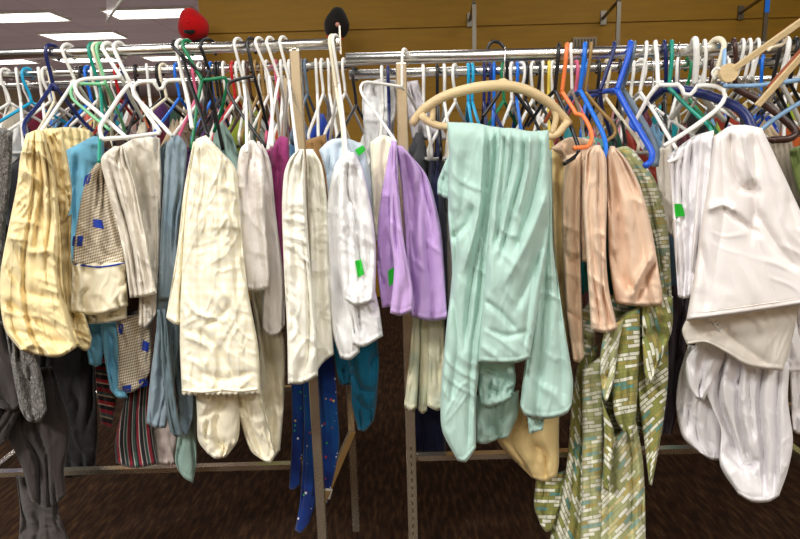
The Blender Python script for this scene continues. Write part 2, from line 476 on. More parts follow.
rl = thing('garment_rack', (P(295, 60, 1.6)[0]-.6, 1.6, 0), 'chrome double-rail garment rack holding the left half of the clothes', 'rack')
o = cyl(railp('L0', -150), railp('L0', 337), .0113).build('front_rail', CH, rl)
cyl(railp('L1', -150), railp('L1', 352), .0105).build('rear_rail', CH, rl)
e = railp('L0', 338.5)
MB().tube([e-np.array([.004, 0, 0]), e+np.array([.003, 0, 0])], .0135, 20).box(e+np.array([.002, -.002, -.022]), e+np.array([.006, .002, .036])).build('end_stop', CH, rl, False)
cx = post(rl, 295, RL0(295)+5.2, YL0)
MB().tube([(cx[0], YL0, cx[2]-.002), (cx[0], YL0, cx[2]+.004)], .0125, 16).build('post_cap', CHD, rl)
cb = post(rl, 335.5, RL1(335)+4, YL1)
zb = float(P(200, 469.5, 1.589)[2])
m = MB(); m.tube([(cx[0], YL0+.004, zb), (cb[0], YL1-.004, zb)], .0125, 4); m.build('base_side_bar', CHD, rl, False)
xm = float(railp('L0', -145)[0])+.01
MB().box((xm, 1.589, zb-.007), ((cb[0]+cx[0])/2, 1.611, zb+.007)).build('base_bar', CHD, rl, False)
for Y, k in ((YL0, 'L0'), (YL1, 'L1')):
    c = railp('L0', -145); c = np.array([c[0], Y, railp(k, -145)[2]]); MB().box((c[0]-.0113, Y-.0113, 0), (c[0]+.0113, Y+.0113, c[2]-.01)).build('post', CHD, rl, False)
c0 = railp('L0', -145); MB().box((c0[0]-.01, YL0+.012, zb-.012), (c0[0]+.01, YL1-.012, zb+.012)).build('base_side_bar', CHD, rl, False)

rr = thing('garment_rack', (P(401, 60, 1.5)[0]+.5, 1.5, 0), 'chrome double-rail garment rack holding the right half of the clothes', 'rack')
cyl(railp('R0', 346), railp('R0', 880), .0126).build('front_rail', CH, rr)
cyl(railp('R1', 349), railp('R1', 880), .0115).build('rear_rail', CH, rr)
bz = float(P(430, 458.5, 1.489)[2])
cx2 = post(rr, 401, RR0(401)+5.5, YR0, .0113)
cb2 = P(401, RR1(401)+5, YR1); cb2[0] = cx2[0]
MB().box((cb2[0]-.0113, YR1-.0113, 0), (cb2[0]+.0113, YR1+.0113, cb2[2])).build('post', CHD, rr, False)
MB().box((cx2[0]-.010, YR0+.012, bz-.012), (cx2[0]+.010, YR1-.012, bz+.012)).build('base_side_bar', CHD, rr, False)
xe2 = railp('R0', 875)[0]
MB().box((cx2[0]+.010, 1.489, bz-.007), (xe2, 1.511, bz+.007)).build('base_bar', CHD, rr, False)
for k in ('R0', 'R1'):
    c = railp(k, 875); MB().box((c[0]-.0113, c[1]-.0113, 0), (c[0]+.0113, c[1]+.0113, c[2]-.01)).build('post', CHD, rr, False)
MB().box((xe2-.01, YR0+.012, bz-.012), (xe2+.01, YR1-.012, bz+.012)).build('base_side_bar', CHD, rr, False)
# slots punched in the right post
m = MB()
for k in range(24): m.box((cx2[0]-.0018, YR0-.0118, .05+k*.02), (cx2[0]+.0018, YR0-.0112, .059+k*.02))
m.build('slot', plastic('slot_dark', (70, 58, 44)), rr, False).__setitem__('kind', 'stuff')

# rack far behind on the left
def far_rack(px0, px1, py, Y, label, slope=.0285):
    a = P(px0, py, Y); b_ = P(px1, py-slope*(px1-px0), Y)
    t = thing('garment_rack', ((a[0]+b_[0])/2, Y, 0), label, 'rack')
    cyl(a, b_, .012).build('rail', CH, t)
    for c in (a, b_): MB().box((c[0]-.012, Y-.012, 0), (c[0]+.012, Y+.012, c[2])).build('post', CHD, t, False)
    MB().box((a[0]+.012, Y-.012, .1), (b_[0]-.012, Y+.012, .124)).build('base_bar', CHD, t, False)
    return a, b_
FRA = far_rack(-60, 285, 88, 2.75, 'plain chrome clothes rack standing behind the left rack')
FRB = far_rack(600, 960, 84, 2.4, 'plain chrome clothes rack standing behind the right rack')

# ------------------------------------------------------------------ wall fittings
def faceout(fl, bar_top, bar_bot, label):
    f = P(*fl, WY); t = thing('wall_bracket', f, label, 'bracket')
    Yb = WY-.5
    a = P(*bar_top, Yb); b_ = P(*bar_bot, Yb)
    MB().box((f[0]-.022, WY-.014, f[2]-.05), (f[0]+.022, WY-.001, f[2]+.05)).build('mounting_plate', STL, t, False)
    MB().box((a[0]-.014, Yb-.008, b_[2]-.05), (a[0]+.014, Yb+.008, a[2])).build('upright_bar', STL, t, False)
    MB().tube([(f[0], WY-.01, f[2]), (a[0], Yb, f[2]+.02)], .012, 10).build('arm', STL, t)
    return t, a
faceout((470, 20), (474, 4), (474.5, 50), 'chrome wall bracket above the cream wooden hanger')
faceout((603, 18), (619, 2), (617, 46), 'chrome wall bracket above the bright blue and navy hangers')
t, a = faceout((740, 13), (767.5, -6), (763, 40), 'chrome wall bracket with blue tip near the right edge')
MB().box((a[0]-.016, a[1]-.011, a[2]-.12), (a[0]+.016, a[1]-.0085, a[2])).build('blue_tip', BLU, t, False)
c = P(583, 45, WY); t = thing('wall_vent', c, 'small grey-beige grille box on the mustard wall', 'vent')
MB().box((c[0]-.09, WY-.05, c[2]-.06), (c[0]+.09, WY-.001, c[2]+.05)).build('housing', plastic('beige_box', (150, 132, 104), .5), t, False)
for k in range(7): MB().box((c[0]-.08+k*.024, WY-.054, c[2]-.03), (c[0]-.068+k*.024, WY-.049, c[2]+.035)).build('slot', plastic('vent_dark', (86, 70, 50)), t, False)

def cap(px, py, Y, rx, rz, matc, matb, label, tiltdeg, peg, back=False):
    """baseball cap hung with its crown towards the room, its peak hanging down"""
    c = P(px, py, Y); s = Y/F
    t = thing('baseball_cap', c, label, 'cap')
    v = []; f = []; nu, nv_ = 28, 14
    ta = math.radians(tiltdeg)
    for j in range(nv_+1):
        al = j/nv_*math.pi/2
        for i in range(nu):
            be = 2*math.pi*i/nu
            zz = math.sin(al)*math.sin(be)*rz; x = math.sin(al)*math.cos(be)*rx*(1-.30*math.sin(al)*math.sin(be))
            sc = 1+.02*math.cos(6*be)*math.sin(al)
            x, zz = x*sc*math.cos(ta)-zz*sc*math.sin(ta), x*sc*math.sin(ta)+zz*sc*math.cos(ta)
            v.append((c[0]+x*s, c[1]-math.cos(al)*rx*1.1*s, c[2]+zz*s))
    for j in range(nv_):
        for i in range(nu): f.append([j*nu+i, j*nu+(i+1) % nu, (j+1)*nu+(i+1) % nu, (j+1)*nu+i])
    o = mesh_obj('crown', v, f, matc, t, True, [(a[0], a[2]) for a in v]); so = o.modifiers.new('s', 'SOLIDIFY'); so.thickness = .004
    # curved peak
    v = []; f = []
    for i in range(13):
        a = -1+2*i/12
        for k in range(5):
            b_ = k/4
            x = a*rx*.72; zz = -rz*.80-b_*rz*.55*(1-a*a*.8)
            x, zz = x*math.cos(ta)-zz*math.sin(ta), x*math.sin(ta)+zz*math.cos(ta)
            v.append((c[0]+x*s, c[1]-.015-.05*b_+.06*a*a*.5, c[2]+zz*s))
    for i in range(12):
        for k in range(4): f.append([i*5+k, i*5+k+1, i*5+k+6, i*5+k+5])
    o = mesh_obj('peak', v, f, matb, t, True, [(a[0], a[2]) for a in v]); so = o.modifiers.new('s', 'SOLIDIFY'); so.thickness = .005
    MB().tube([(c[0], c[1]-rx*1.1*s-.004, c[2]), (c[0], c[1]-rx*1.1*s+.004, c[2])], .010, 10).build('top_button', matc, t)
    p = thing('hat_peg', (c[0], WY, c[2]), peg, 'peg')
    MB().tube([(c[0], WY-.001, c[2]), (c[0], c[1]+.0, c[2]+.01)], .008, 8).build('rod', CHD, p)
    MB().tube([(c[0], WY-.012, c[2]), (c[0], WY-.001, c[2])], .025, 12).build('mounting_plate', CHD, p)
    return t, c, s
REDC = cloth('red_felt', (205, 8, 14), crumple=.05); BLKC = cloth('black_felt', (30, 27, 25), crumple=.05)
t, c, s = cap(193, 25, 4.72, 13.5, 15, REDC, BLKC, 'red baseball cap with black peak hung at the left end of the mustard wall', 14, 'steel peg holding the red cap')
MB().tube([c+np.array([-.035, -.085, -.055]), c+np.array([.0, -.098, -.066]), c+np.array([.035, -.085, -.055])], .016, 8).build('badge', BLKC, t)
t, c, s = cap(337, 23, 4.72, 11, 14, BLKC, REDC, 'black baseball cap with small pink badge and red peak on the mustard wall', -9, 'steel peg holding the black cap')
MB().tube([c+np.array([.012, -.102, -.03]), c+np.array([.012, -.07, -.03])], .016, 12).build('badge', plastic('pink_badge', (214, 150, 130)), t)
# ------------------------------------------------------------------ fabrics
YELLOWC = cloth('butter_cotton', (240, 222, 172), crumple=.55, rgb2=(230, 206, 148), cscale=34)
CREAM = cloth('cream_cotton', (246, 239, 216), crumple=.4, rgb2=(238, 228, 198), cscale=30)
IVORY = cloth('ivory_cotton', (243, 240, 226), crumple=.45, var=.03, cscale=30)
WHITE = cloth('white_cotton', (240, 240, 240), crumple=.4, var=.02, cscale=30)
PWHITE = cloth('soft_white_satin', (246, 240, 236), rough=.7, crumple=.35, var=.03)
OAT = cloth('oatmeal_linen', (226, 218, 204), weave=500, bump=.3, crumple=.35, var=.05)
DENIM = cloth('washed_denim', (134, 150, 160), weave=600, bump=.35, crumple=.2, rgb2=(116, 138, 152))
DENIMD = cloth('grey_denim', (98, 116, 124), weave=600, bump=.35, crumple=.2, rgb2=(96, 108, 114))
SKY = cloth('sky_cotton', (112, 176, 204), crumple=.35)
MAG = cloth('magenta_corduroy', (160, 62, 120), crumple=.2)
SAGE = cloth('sage_cotton', (150, 178, 168), crumple=.3)
PBEIGE = cloth('pink_beige_cotton', (196, 180, 174), crumple=.4)
LAV = cloth('lavender_poplin', (202, 170, 222), crumple=.22, rgb2=(192, 158, 214), cscale=20)
MINT = cloth('mint_poplin', (182, 213, 202), crumple=.3, var=.05, cscale=20)
BUTTER = cloth('straw_cotton', (226, 200, 142), crumple=.15)
SATIN = cloth('tan_satin', (226, 196, 166), rough=.5, crumple=.2, var=.04)
BLUSH = cloth('blush_cotton', (232, 202, 176), rough=.75, crumple=.25, var=.04)
KHAKI = cloth('tan_twill', (176, 136, 86), crumple=.25)
ICE = cloth('ice_blue_cotton', (206, 222, 236), crumple=.25, var=.04)
WHITE2 = cloth('sheer_white', (247, 241, 238), rough=.8, crumple=.18, var=.02, cscale=16)
OFFW = cloth('off_white_linen', (243, 235, 224), crumple=.25, var=.05)
WHITE3 = cloth('bright_white_linen', (246, 243, 245), crumple=.4, var=.02)
TEALC = cloth('teal_cotton', (16, 100, 132), crumple=.2)
TEALG = cloth('green_teal_cotton', (40, 140, 124), crumple=.2)
BLACKC = cloth('black_cotton', (28, 25, 25), crumple=.2)
CHAR = cloth('charcoal_cotton', (58, 51, 49), crumple=.25)
CHAR2 = cloth('grey_brown_cotton', (78, 72, 70), crumple=.35)
MAUVE = cloth('dark_mauve_cotton', (72, 60, 70), crumple=.2)
NAVYC = cloth('navy_cotton', (26, 30, 62), crumple=.2)
RIB = cloth('stone_ribbed', (176, 164, 146), crumple=.2)
OLIVEC = cloth('olive_green_cotton', (120, 136, 76), crumple=.2)
def voro(nt, uv, sc, out='Distance', feature='F1'):
    v = N(nt, 'ShaderNodeTexVoronoi', Scale=float(sc)); v.feature = feature; nt.links.new(uv, v.inputs['Vector']); return v.outputs[out]
GREYK = retint('grey_knit', cloth('knit_base', (130, 126, 122), weave=160, bump=1.0, crumple=1.0, cscale=130),
    lambda nt, uv: ramp(nt, voro(nt, uv, 170), [(0, (150, 146, 140)), (.6, (98, 94, 91))], 'LINEAR'))
# fine diagonal dot/herringbone print
def herring(nt, uv):
    ck = N(nt, 'ShaderNodeTexChecker', Scale=380.0); nt.links.new(mapping(nt, uv, 35, (1, .62, 1)), ck.inputs['Vector'])
    ck.inputs['Color1'].default_value = (*lin((222, 212, 192)), 1); ck.inputs['Color2'].default_value = (*lin((136, 120, 98)), 1)
    return ck.outputs['Color']
DOTTED = retint('dotted_cotton', cloth('dotted_base', (190, 176, 152)), herring)
def stripes(nt, uv):
    w = N(nt, 'ShaderNodeSeparateXYZ'); nt.links.new(mapping(nt, uv, 4), w.inputs[0])
    f = math_n(nt, 'FRACT', math_n(nt, 'MULTIPLY', w.outputs[0], 20.0))
    return ramp(nt, f, [(0, (28, 26, 30)), (.10, (150, 140, 134)), (.14, (40, 62, 58)), (.26, (150, 140, 134)), (.30, (120, 28, 40)), (.44, (30, 28, 32)), (.52, (180, 172, 164)), (.56, (52, 84, 76)), (.68, (30, 28, 32)), (.76, (140, 34, 48)), (.88, (196, 186, 176)), (.92, (36, 34, 42))])
STRIPE = retint('striped_cotton', cloth('stripe_base', (60, 50, 50)), stripes)
def redstripes(nt, uv):
    w = N(nt, 'ShaderNodeSeparateXYZ'); nt.links.new(mapping(nt, uv, 100), w.inputs[0])
    f = math_n(nt, 'FRACT', math_n(nt, 'MULTIPLY', w.outputs[0], 20.0))
    return ramp(nt, f, [(0, (30, 26, 28)), (.2, (150, 34, 44)), (.36, (180, 150, 130)), (.42, (28, 26, 28)), (.6, (120, 30, 40)), (.8, (44, 70, 66)), (.92, (150, 130, 110))])
REDSTR = retint('red_striped_knit', cloth('redstripe_base', (60, 50, 50)), redstripes)
def greenpat(nt, uv, rot=32, deep=True):
    br = N(nt, 'ShaderNodeTexBrick', Scale=1.0); br.offset = .5
    for k, v in (('Brick Width', .028), ('Row Height', .0082), ('Mortar Size', .0010), ('Mortar Smooth', .1), ('Bias', 0.0)): br.inputs[k].default_value = v
    n = N(nt, 'ShaderNodeTexNoise', Scale=14.0); nt.links.new(uv, n.inputs['Vector'])
    ad = N(nt, 'ShaderNodeVectorMath', operation='MULTIPLY_ADD'); nt.links.new(n.outputs['Color'], ad.inputs[0]); ad.inputs[1].default_value = (.010, .010, 0); nt.links.new(uv, ad.inputs[2])
    nt.links.new(mapping(nt, ad.outputs[0], rot), br.inputs['Vector'])
    br.inputs['Color1'].default_value = (0, 0, 0, 1); br.inputs['Color2'].default_value = (1, 1, 1, 1)
    br.inputs['Mortar'].default_value = (.33, .33, .33, 1)
    if deep: st = [(0, (148, 148, 80)), (.26, (130, 138, 78)), (.34, (240, 238, 222)), (.50, (160, 146, 76)), (.58, (104, 154, 146)), (.63, (240, 238, 224)), (.76, (172, 156, 90)), (.88, (240, 238, 224))]
    else: st = [(0, (186, 188, 140)), (.24, (166, 170, 118)), (.36, (242, 240, 226)), (.60, (212, 200, 150)), (.68, (142, 176, 166)), (.76, (242, 240, 228)), (.92, (186, 166, 98))]
    return ramp(nt, br.outputs['Color'], st)
GPAT = retint('green_dash_print', cloth('green_base', (130, 130, 70), rough=.75), greenpat)
GPAT2 = retint('pale_green_dash_print', cloth('pgreen_base', (190, 190, 150), rough=.75), lambda nt, uv: greenpat(nt, uv, -12, False))
def stars(nt, uv):
    n = N(nt, 'ShaderNodeTexNoise', Scale=7.0, Detail=2.0); nt.links.new(uv, n.inputs['Vector'])
    base = ramp(nt, n.outputs['Fac'], [(.3, (10, 20, 84)), (.5, (20, 58, 132)), (.68, (18, 84, 146))], 'LINEAR')
    v = N(nt, 'ShaderNodeTexVoronoi', Scale=58.0); nt.links.new(uv, v.inputs['Vector'])
    dot = math_n(nt, 'LESS_THAN', v.outputs['Distance'], .17)
    sep = N(nt, 'ShaderNodeSeparateColor'); nt.links.new(v.outputs['Color'], sep.inputs[0])
    dc = ramp(nt, sep.outputs[0], [(0, (226, 226, 236)), (.4, (200, 60, 50)), (.6, (60, 170, 90)), (.8, (230, 190, 70))])
    return mixc(nt, dot, base, dc)
STARS = retint('starry_print', cloth('star_base', (20, 50, 140)), stars)
def tiedye(nt, uv):
    n = N(nt, 'ShaderNodeTexNoise', Scale=9.0, Detail=2.0); nt.links.new(uv, n.inputs['Vector'])
    return ramp(nt, n.outputs['Fac'], [(.35, (240, 232, 208)), (.5, (226, 224, 194)), (.6, (204, 214, 192)), (.7, (244, 224, 204))], 'LINEAR')
TIE = retint('pale_tie_dye', cloth('tie_base', (230, 224, 200)), tiedye)
def gingham(nt, uv):
    w = N(nt, 'ShaderNodeSeparateXYZ'); nt.links.new(uv, w.inputs[0])
    a = math_n(nt, 'GREATER_THAN', math_n(nt, 'FRACT', math_n(nt, 'MULTIPLY', w.outputs[0], 62.0)), .5)
    b_ = math_n(nt, 'GREATER_THAN', math_n(nt, 'FRACT', math_n(nt, 'MULTIPLY', w.outputs[1], 62.0)), .5)
    return mixc(nt, math_n(nt, 'MULTIPLY', math_n(nt, 'ADD', a, b_), .5), (247, 242, 222), (241, 233, 205))
GING = retint('cream_check_cotton', CREAM, gingham)

def G(name, at, label, cat, group=None):
    return thing(name, P(*at), label, cat, group)
SOFT = [(.008, 60, 80, 3.5), (.0042, 26, 50, 3.2), (.002, 14, 110, 3.0)]
CRISP = [(.009, 50, 78, 3.0), (.006, 26, 40, 3.4), (.0045, 16, 105, 3.0), (.003, 11, 20, 2.8)]
HEAVY = [(.013, 44, 20, 2.8), (.010, 24, 5, 3.4), (.007, 15, 35, 2.8), (.004, 10, 110, 2.6)]

# ---- butter-yellow wrinkled trousers, far left
t = G('trousers', (48, 130, 1.24), 'crumpled butter-yellow cotton trousers folded over the navy hanger', 'trousers')
drape('front_leg', YELLOWC, [(26,134),(20,158),(17,185),(9,225),(1,268),(0,300),(5,330),(20,350)], [(46,131),(53,160),(58,200),(61,240),(63,285),(70,318),(80,345)], 1.20, .09,
      top=[(36,130)], bot=[(38,355),(60,357)], wr=HEAVY, seed=1, parent=t, key='yl',
      folds=[([(34,135),(36,170),(42,205),(44,240)], 4, .012), ([(44,133),(49,165),(53,205),(56,240)], 3, .010), ([(6,265),(24,290),(50,300)], 5, .010), ([(4,300),(26,318),(60,330)], 5, .012), ([(10,330),(40,336),(66,345)], 4, .010), ([(14,240),(30,252),(52,250)], 4, -.008), ([(22,180),(33,190),(48,186)], 4, .007)])
drape('back_leg', YELLOWC, [(40,131),(50,160),(56,195),(57,226)], [(62,130),(68,160),(72,190),(71,206)], 1.27, .07, top=[(50,128)], bot=[(62,224),(68,216)], wr=HEAVY, seed=2, parent=t, folds=[([(52,135),(58,165),(64,200)], 4, .010)])
drape('lower_leg', YELLOWC, [(56,222),(60,250),(62,285),(66,315),(76,345)], [(72,214),(71,250),(75,288),(86,318),(92,338)], 1.29, .07, bot=[(84,351),(90,348)], wr=HEAVY, seed=3, parent=t,
      folds=[([(66,225),(65,260),(68,295),(80,330)], 5, .016)])
drape('seat_fold', YELLOWC, [(52,129),(55,150),(58,185)], [(93,131),(95,150),(96,190)], 1.50, .05, top=[(64,127),(80,128)], wr=CRISP, seed=4, hem=0, pleats=(6, .014, 1, 1, .2, .6), parent=t)

# ---- grey knit + charcoal garments at the left edge
t = G('sweater', (4, 150, 1.36), 'chunky grey knitted sweater at the left edge behind the yellow trousers', 'sweater')
drape('body', GREYK, [(-24,140),(-28,220),(-24,300)], [(13,132),(11,180),(6,225),(2,300)], 1.34, .09, top=[(0,128)], wr=SOFT, seed=5, parent=t)
drape('sleeve', GREYK, [(0,300),(6,335),(13,375),(20,410)], [(24,314),(35,348),(43,380),(47,410)], 1.235, .07, bot=[(28,421),(40,422)], wr=SOFT, seed=6, parent=t, folds=[([(10,320),(20,360),(32,410)], 4, .012)])
t = G('trousers', (0, 200, 1.45), 'black trousers hanging between the grey knit and the yellow trousers', 'trousers')
drape('leg', BLACKC, [(-30,215),(-30,300),(-30,340)], [(10,225),(6,270),(18,330)], 1.45, .07, bot=[(-6,345)], seed=7, parent=t)
drape('leg', BLACKC, [(34,320),(34,370),(40,440),(46,474)], [(100,330),(96,380),(98,430),(95,472)], 1.66, .07, bot=[(70,478)], seed=8, parent=t)  # black leg, widened rightwards so its cloth paints in the dark void
t = G('skirt', (20, 330, 1.38), 'long dark charcoal skirt hanging in points at the bottom left', 'skirt')
drape('front_panel', CHAR, [(-40,318),(-40,380),(-36,412)], [(10,322),(17,352),(20,392),(26,402)], 1.26, .07, bot=[(-8,406),(12,411)], wr=SOFT, seed=9, parent=t)
drape('lower_panel', CHAR, [(-40,400),(-36,450),(-30,470)], [(28,380),(26,400),(10,432),(7,440)], 1.29, .06, seed=10, parent=t, wr=SOFT)
drape('pointed_panel', CHAR, [(6,372),(4,425),(22,468),(30,500)], [(52,366),(70,425),(64,470),(66,496)], 1.33, .06, bot=[(48,508)], wr=SOFT, seed=11, parent=t, folds=[([(36,390),(40,440),(44,490)], 5, .012)])
drape('pointed_panel', CHAR, [(38,400),(44,425),(50,450)], [(58,405),(66,420),(72,428)], 1.37, .05, wr=SOFT, seed=12, parent=t)
t = G('trousers', (40, 480, 1.45), 'crumpled grey-brown trouser leg reaching below the charcoal skirt', 'trousers')
drape('leg', CHAR2, [(16,475),(20,512),(18,548)], [(56,484),(60,515),(72,548)], 1.42, .06, wr=CRISP, seed=13, parent=t)

# ---- sky-blue trousers
t = G('trousers', (80, 150, 1.42), 'sky-blue cotton trousers behind the dotted patched pair', 'trousers')
drape('front_leg', SKY, [(66,150),(65,185),(69,235),(70,290),(76,330)], [(104,140),(106,200),(106,260),(104,330)], 1.42, .07, top=[(80,143),(94,136)], seed=15, parent=t, folds=[([(78,148),(76,200),(80,280)], 4, .012)])
drape('lower_leg', SKY, [(88,322),(86,345),(89,364)], [(106,322),(104,345),(102,364)], 1.40, .05, bot=[(96,367)], seed=16, parent=t)
drape('lower_leg', SKY, [(100,322),(104,355),(110,390)], [(122,322),(122,360),(128,398)], 1.38, .05, bot=[(118,398)], seed=17, parent=t, folds=[([(108,330),(112,360),(118,394)], 3, .01)])

# ---- dotted patched trousers with cream cuffs
PATCH = cloth('blue_patch', (24, 60, 170), crumple=.05)
t = G('trousers', (100, 165, 1.30), 'tan dotted trousers with square blue patches and wide cream cuffs', 'trousers')
drape('front_leg', DOTTED, [(98,161),(88,175),(82,195),(76,230),(72,264)], [(108,160),(114,200),(120,236),(126,262)], 1.28, .07, top=[(103,160)], bot=[(100,266)], seed=18, parent=t, key='dot', wr=SOFT,
      folds=[([(100,168),(101,200),(112,255)], 4, .012), ([(104,165),(110,205),(122,255)], 3, .010), ([(96,170),(92,205),(90,260)], 4, .010)])
drape('cuff', CREAM, [(72,263),(71,288),(70,312)], [(126,261),(127,284),(128,306)], 1.276, .075, bot=[(98,315)], seed=19, parent=t, key='cuff', wr=SOFT, folds=[([(84,268),(84,312)], 2, .006)])
drape('back_cuff', CREAM, [(85,308),(87,324)], [(127,302),(127,319)], 1.33, .05, bot=[(106,323)], seed=20, parent=t, wr=SOFT)
cord('blue_piping', LOBES['cuff'], [(75,264.5),(100,267),(125,263)], .0018, PATCH, t, .001)
for q in ([(85,176),(91,173),(89,183),(83,186)], [(93,219),(102,220),(104,229),(93,227)], [(73,236),(83,236),(82,246),(72,246)]):
    sticker('blue_patch', LOBES['dot'], q, PATCH, t, 4, .0015)
drape('back_leg', DOTTED, [(116,318),(118,350),(118,389)], [(150,312),(152,345),(151,370)], 1.36, .06, bot=[(128,393),(142,386)], seed=21, parent=t, key='dot2', wr=SOFT, folds=[([(132,320),(134,350),(136,388)], 4, .010)])
for q in ([(117,324),(123,324),(123,334),(117,334)], [(143,340),(149,343),(148,352),(142,350)], [(122,386),(131,385),(131,392),(123,393)], [(139,380),(147,378),(148,385),(140,388)]):
    sticker('blue_patch', LOBES['dot2'], q, PATCH, t, 4, .0015)

# ---- oatmeal linen trousers
t = G('trousers', (125, 150, 1.26), 'oatmeal linen trousers between the dotted pair and the denim', 'trousers')
drape('front_leg', OAT, [(114,146),(101,159),(107,188),(117,225),(125,262),(130,298)], [(124,146),(134,180),(146,235),(152,270),(157,293)], 1.23, .08, bot=[(144,297)], seed=22, parent=t,
      folds=[([(108,155),(118,195),(132,250),(138,295)], 4, .016), ([(118,150),(130,195),(144,260),(150,295)], 3, .014), ([(103,160),(113,200),(124,250)], 3, .008)])
drape('back_leg', OAT, [(120,146),(134,200),(140,260),(138,325)], [(160,138),(162,180),(160,240),(158,312)], 1.31, .08, top=[(140,136)], bot=[(146,328)], seed=23, parent=t,
      folds=[([(138,145),(144,190),(150,240)], 5, .012), ([(150,142),(156,200),(154,290)], 4, .012), ([(147,300),(152,320)], 3, .008)])

# ---- blue denim
t = G('jeans', (172, 140, 1.34), 'faded grey-blue denim jeans left of the big cream trousers', 'jeans')
drape('front_leg', DENIM, [(173,136),(166,145),(163,190),(160,240),(158,300)], [(179,135),(187,147),(184,190),(180,240),(178,300)], 1.29, .07, wr=SOFT, seed=24, parent=t, folds=[([(172,145),(169,200),(166,290)], 3, .010), ([(180,142),(181,180),(176,260)], 4, .008)])
drape('side_panel', DENIMD, [(158,150),(157,220),(155,300),(158,330)], [(167,140),(164,200),(160,300),(164,330)], 1.34, .05, wr=SOFT, seed=25, parent=t)
drape('front_panel', DENIM, [(157,296),(156,330),(150,380),(146,423)], [(180,300),(180,340),(172,400),(166,428)], 1.31, .06, bot=[(156,428)], wr=SOFT, seed=26, parent=t, folds=[([(164,330),(160,390),(156,424)], 3, .012)])
drape('waistband', DENIMD, [(157,310),(161,360),(166,410),(170,432)], [(166,308),(171,360),(177,410),(182,436)], 1.27, .04, bot=[(176,437)], wr=SOFT, seed=27, parent=t)
drape('back_panel', DENIM, [(170,320),(174,370),(178,412),(180,430)], [(180,315),(190,360),(194,412),(190,428)], 1.33, .06, bot=[(186,437)], wr=SOFT, seed=28, parent=t, folds=[([(178,350),(184,395),(186,430)], 3, .012)])
t = G('trousers', (188, 425, 1.42), 'pale sage-green trouser leg hanging below the denim jeans', 'trousers')
drape('leg', SAGE, [(180,380),(178,430),(175,460),(178,470)], [(198,380),(196,425),(197,460),(193,483)], 1.40, .05, bot=[(184,478)], seed=29, parent=t, wr=SOFT)
t = G('blouse', (164, 430, 1.44), 'pale pinkish-beige blouse showing under the denim jeans', 'blouse')
drape('body', PBEIGE, [(152,380),(148,425),(154,463)], [(180,380),(178,430),(176,464)], 1.46, .05, bot=[(165,465)], wr=CRISP, seed=30, parent=t)
t = G('trousers', (130, 380, 1.44), 'dark multicoloured vertically striped trousers under the dotted pair', 'trousers')
drape('leg', STRIPE, [(128,378),(122,410),(115,440),(116,463)], [(158,374),(152,410),(154,440),(158,464)], 1.43, .07, bot=[(134,468)], seed=31, parent=t, uvrot=-8, wr=SOFT, folds=[([(136,385),(132,420),(132,465)], 4, .014)])
t = G('cardigan', (108, 380, 1.46), 'dark red striped knit under the sky-blue trousers', 'cardigan')
drape('body', REDSTR, [(94,345),(96,385),(101,424)], [(118,350),(118,390),(112,428)], 1.48, .06, seed=32, parent=t, wr=SOFT)

# ---- big cream trousers
t = G('trousers', (200, 140, 1.24), 'large cream trousers with elastic hems left of centre, folded over a black hanger', 'trousers')
drape('front_leg', GING, [(196,139),(190,175),(185,215),(182,265),(180,305),(180,350),(182,394)], [(206,135),(220,150),(236,170),(241,225),(248,290),(258,345),(261,390)], 1.19, .10,
      bot=[(x_, 394.5+1.6*math.sin(x_*1.1)+(x_-182)*(261-x_)*.0012) for x_ in range(185, 260, 2)], seed=33, pleats=(3.4, .006, .9, .5, .15, .6), parent=t, key='cream', wr=[(.008, 60, 80, 3), (.0055, 26, 40, 3.2), (.004, 15, 110, 3), (.0025, 10, 20, 2.8)],
      folds=[([(203,140),(206,200),(204,270)], 6, .006), ([(222,160),(232,220),(238,300)], 5, .008), ([(196,330),(214,345),(236,380)], 4, .008), ([(206,325),(220,318),(230,305)], 3, .007), ([(200,372),(222,380),(256,372)], 4, .007), ([(238,175),(240,240),(246,285)], 3, .010)])
drape('turned_flap', GING, [(193,142),(184,190),(177,250),(166,318)], [(199,139),(192,190),(188,250),(186,325)], 1.22, .05, bot=[(174,324)], seed=34, parent=t, wr=SOFT, folds=[([(194,150),(186,210),(180,300)], 2, .006)])
drape('back_leg', CREAM, [(238,215),(246,270),(256,330),(258,392),(256,450)], [(252,220),(266,290),(284,340),(284,400),(280,450)], 1.36, .07, bot=[(268,463)], seed=35, parent=t, wr=CRISP, folds=[([(262,330),(272,380),(272,440)], 4, .012), ([(256,290),(270,350),(280,420)], 3, .009)])
drape('lower_leg', CREAM, [(196,392),(197,415),(198,440),(207,453)], [(238,392),(240,415),(238,440),(226,457)], 1.26, .08, bot=[(216,459)], seed=36, parent=t, wr=HEAVY, folds=[([(198,420),(212,412),(226,400)], 3, .010), ([(222,400),(216,425),(220,450)], 4, .012)])
drape('lower_leg', CREAM, [(232,392),(240,420),(250,450),(262,460)], [(262,390),(266,410),(272,440),(276,455)], 1.29, .07, bot=[(270,463)], seed=37, parent=t, wr=HEAVY, folds=[([(240,398),(250,425),(262,455)], 3, .012)])
for k, (x0, x1, y) in enumerate(((183, 222, 393), (223, 258, 392))):
    cord('elastic_hem', LOBES['cream'], [(x0, y-3), ((x0+x1)/2, y-1.5), (x1, y-3.5)], .0035, CREAM, t, .0015)

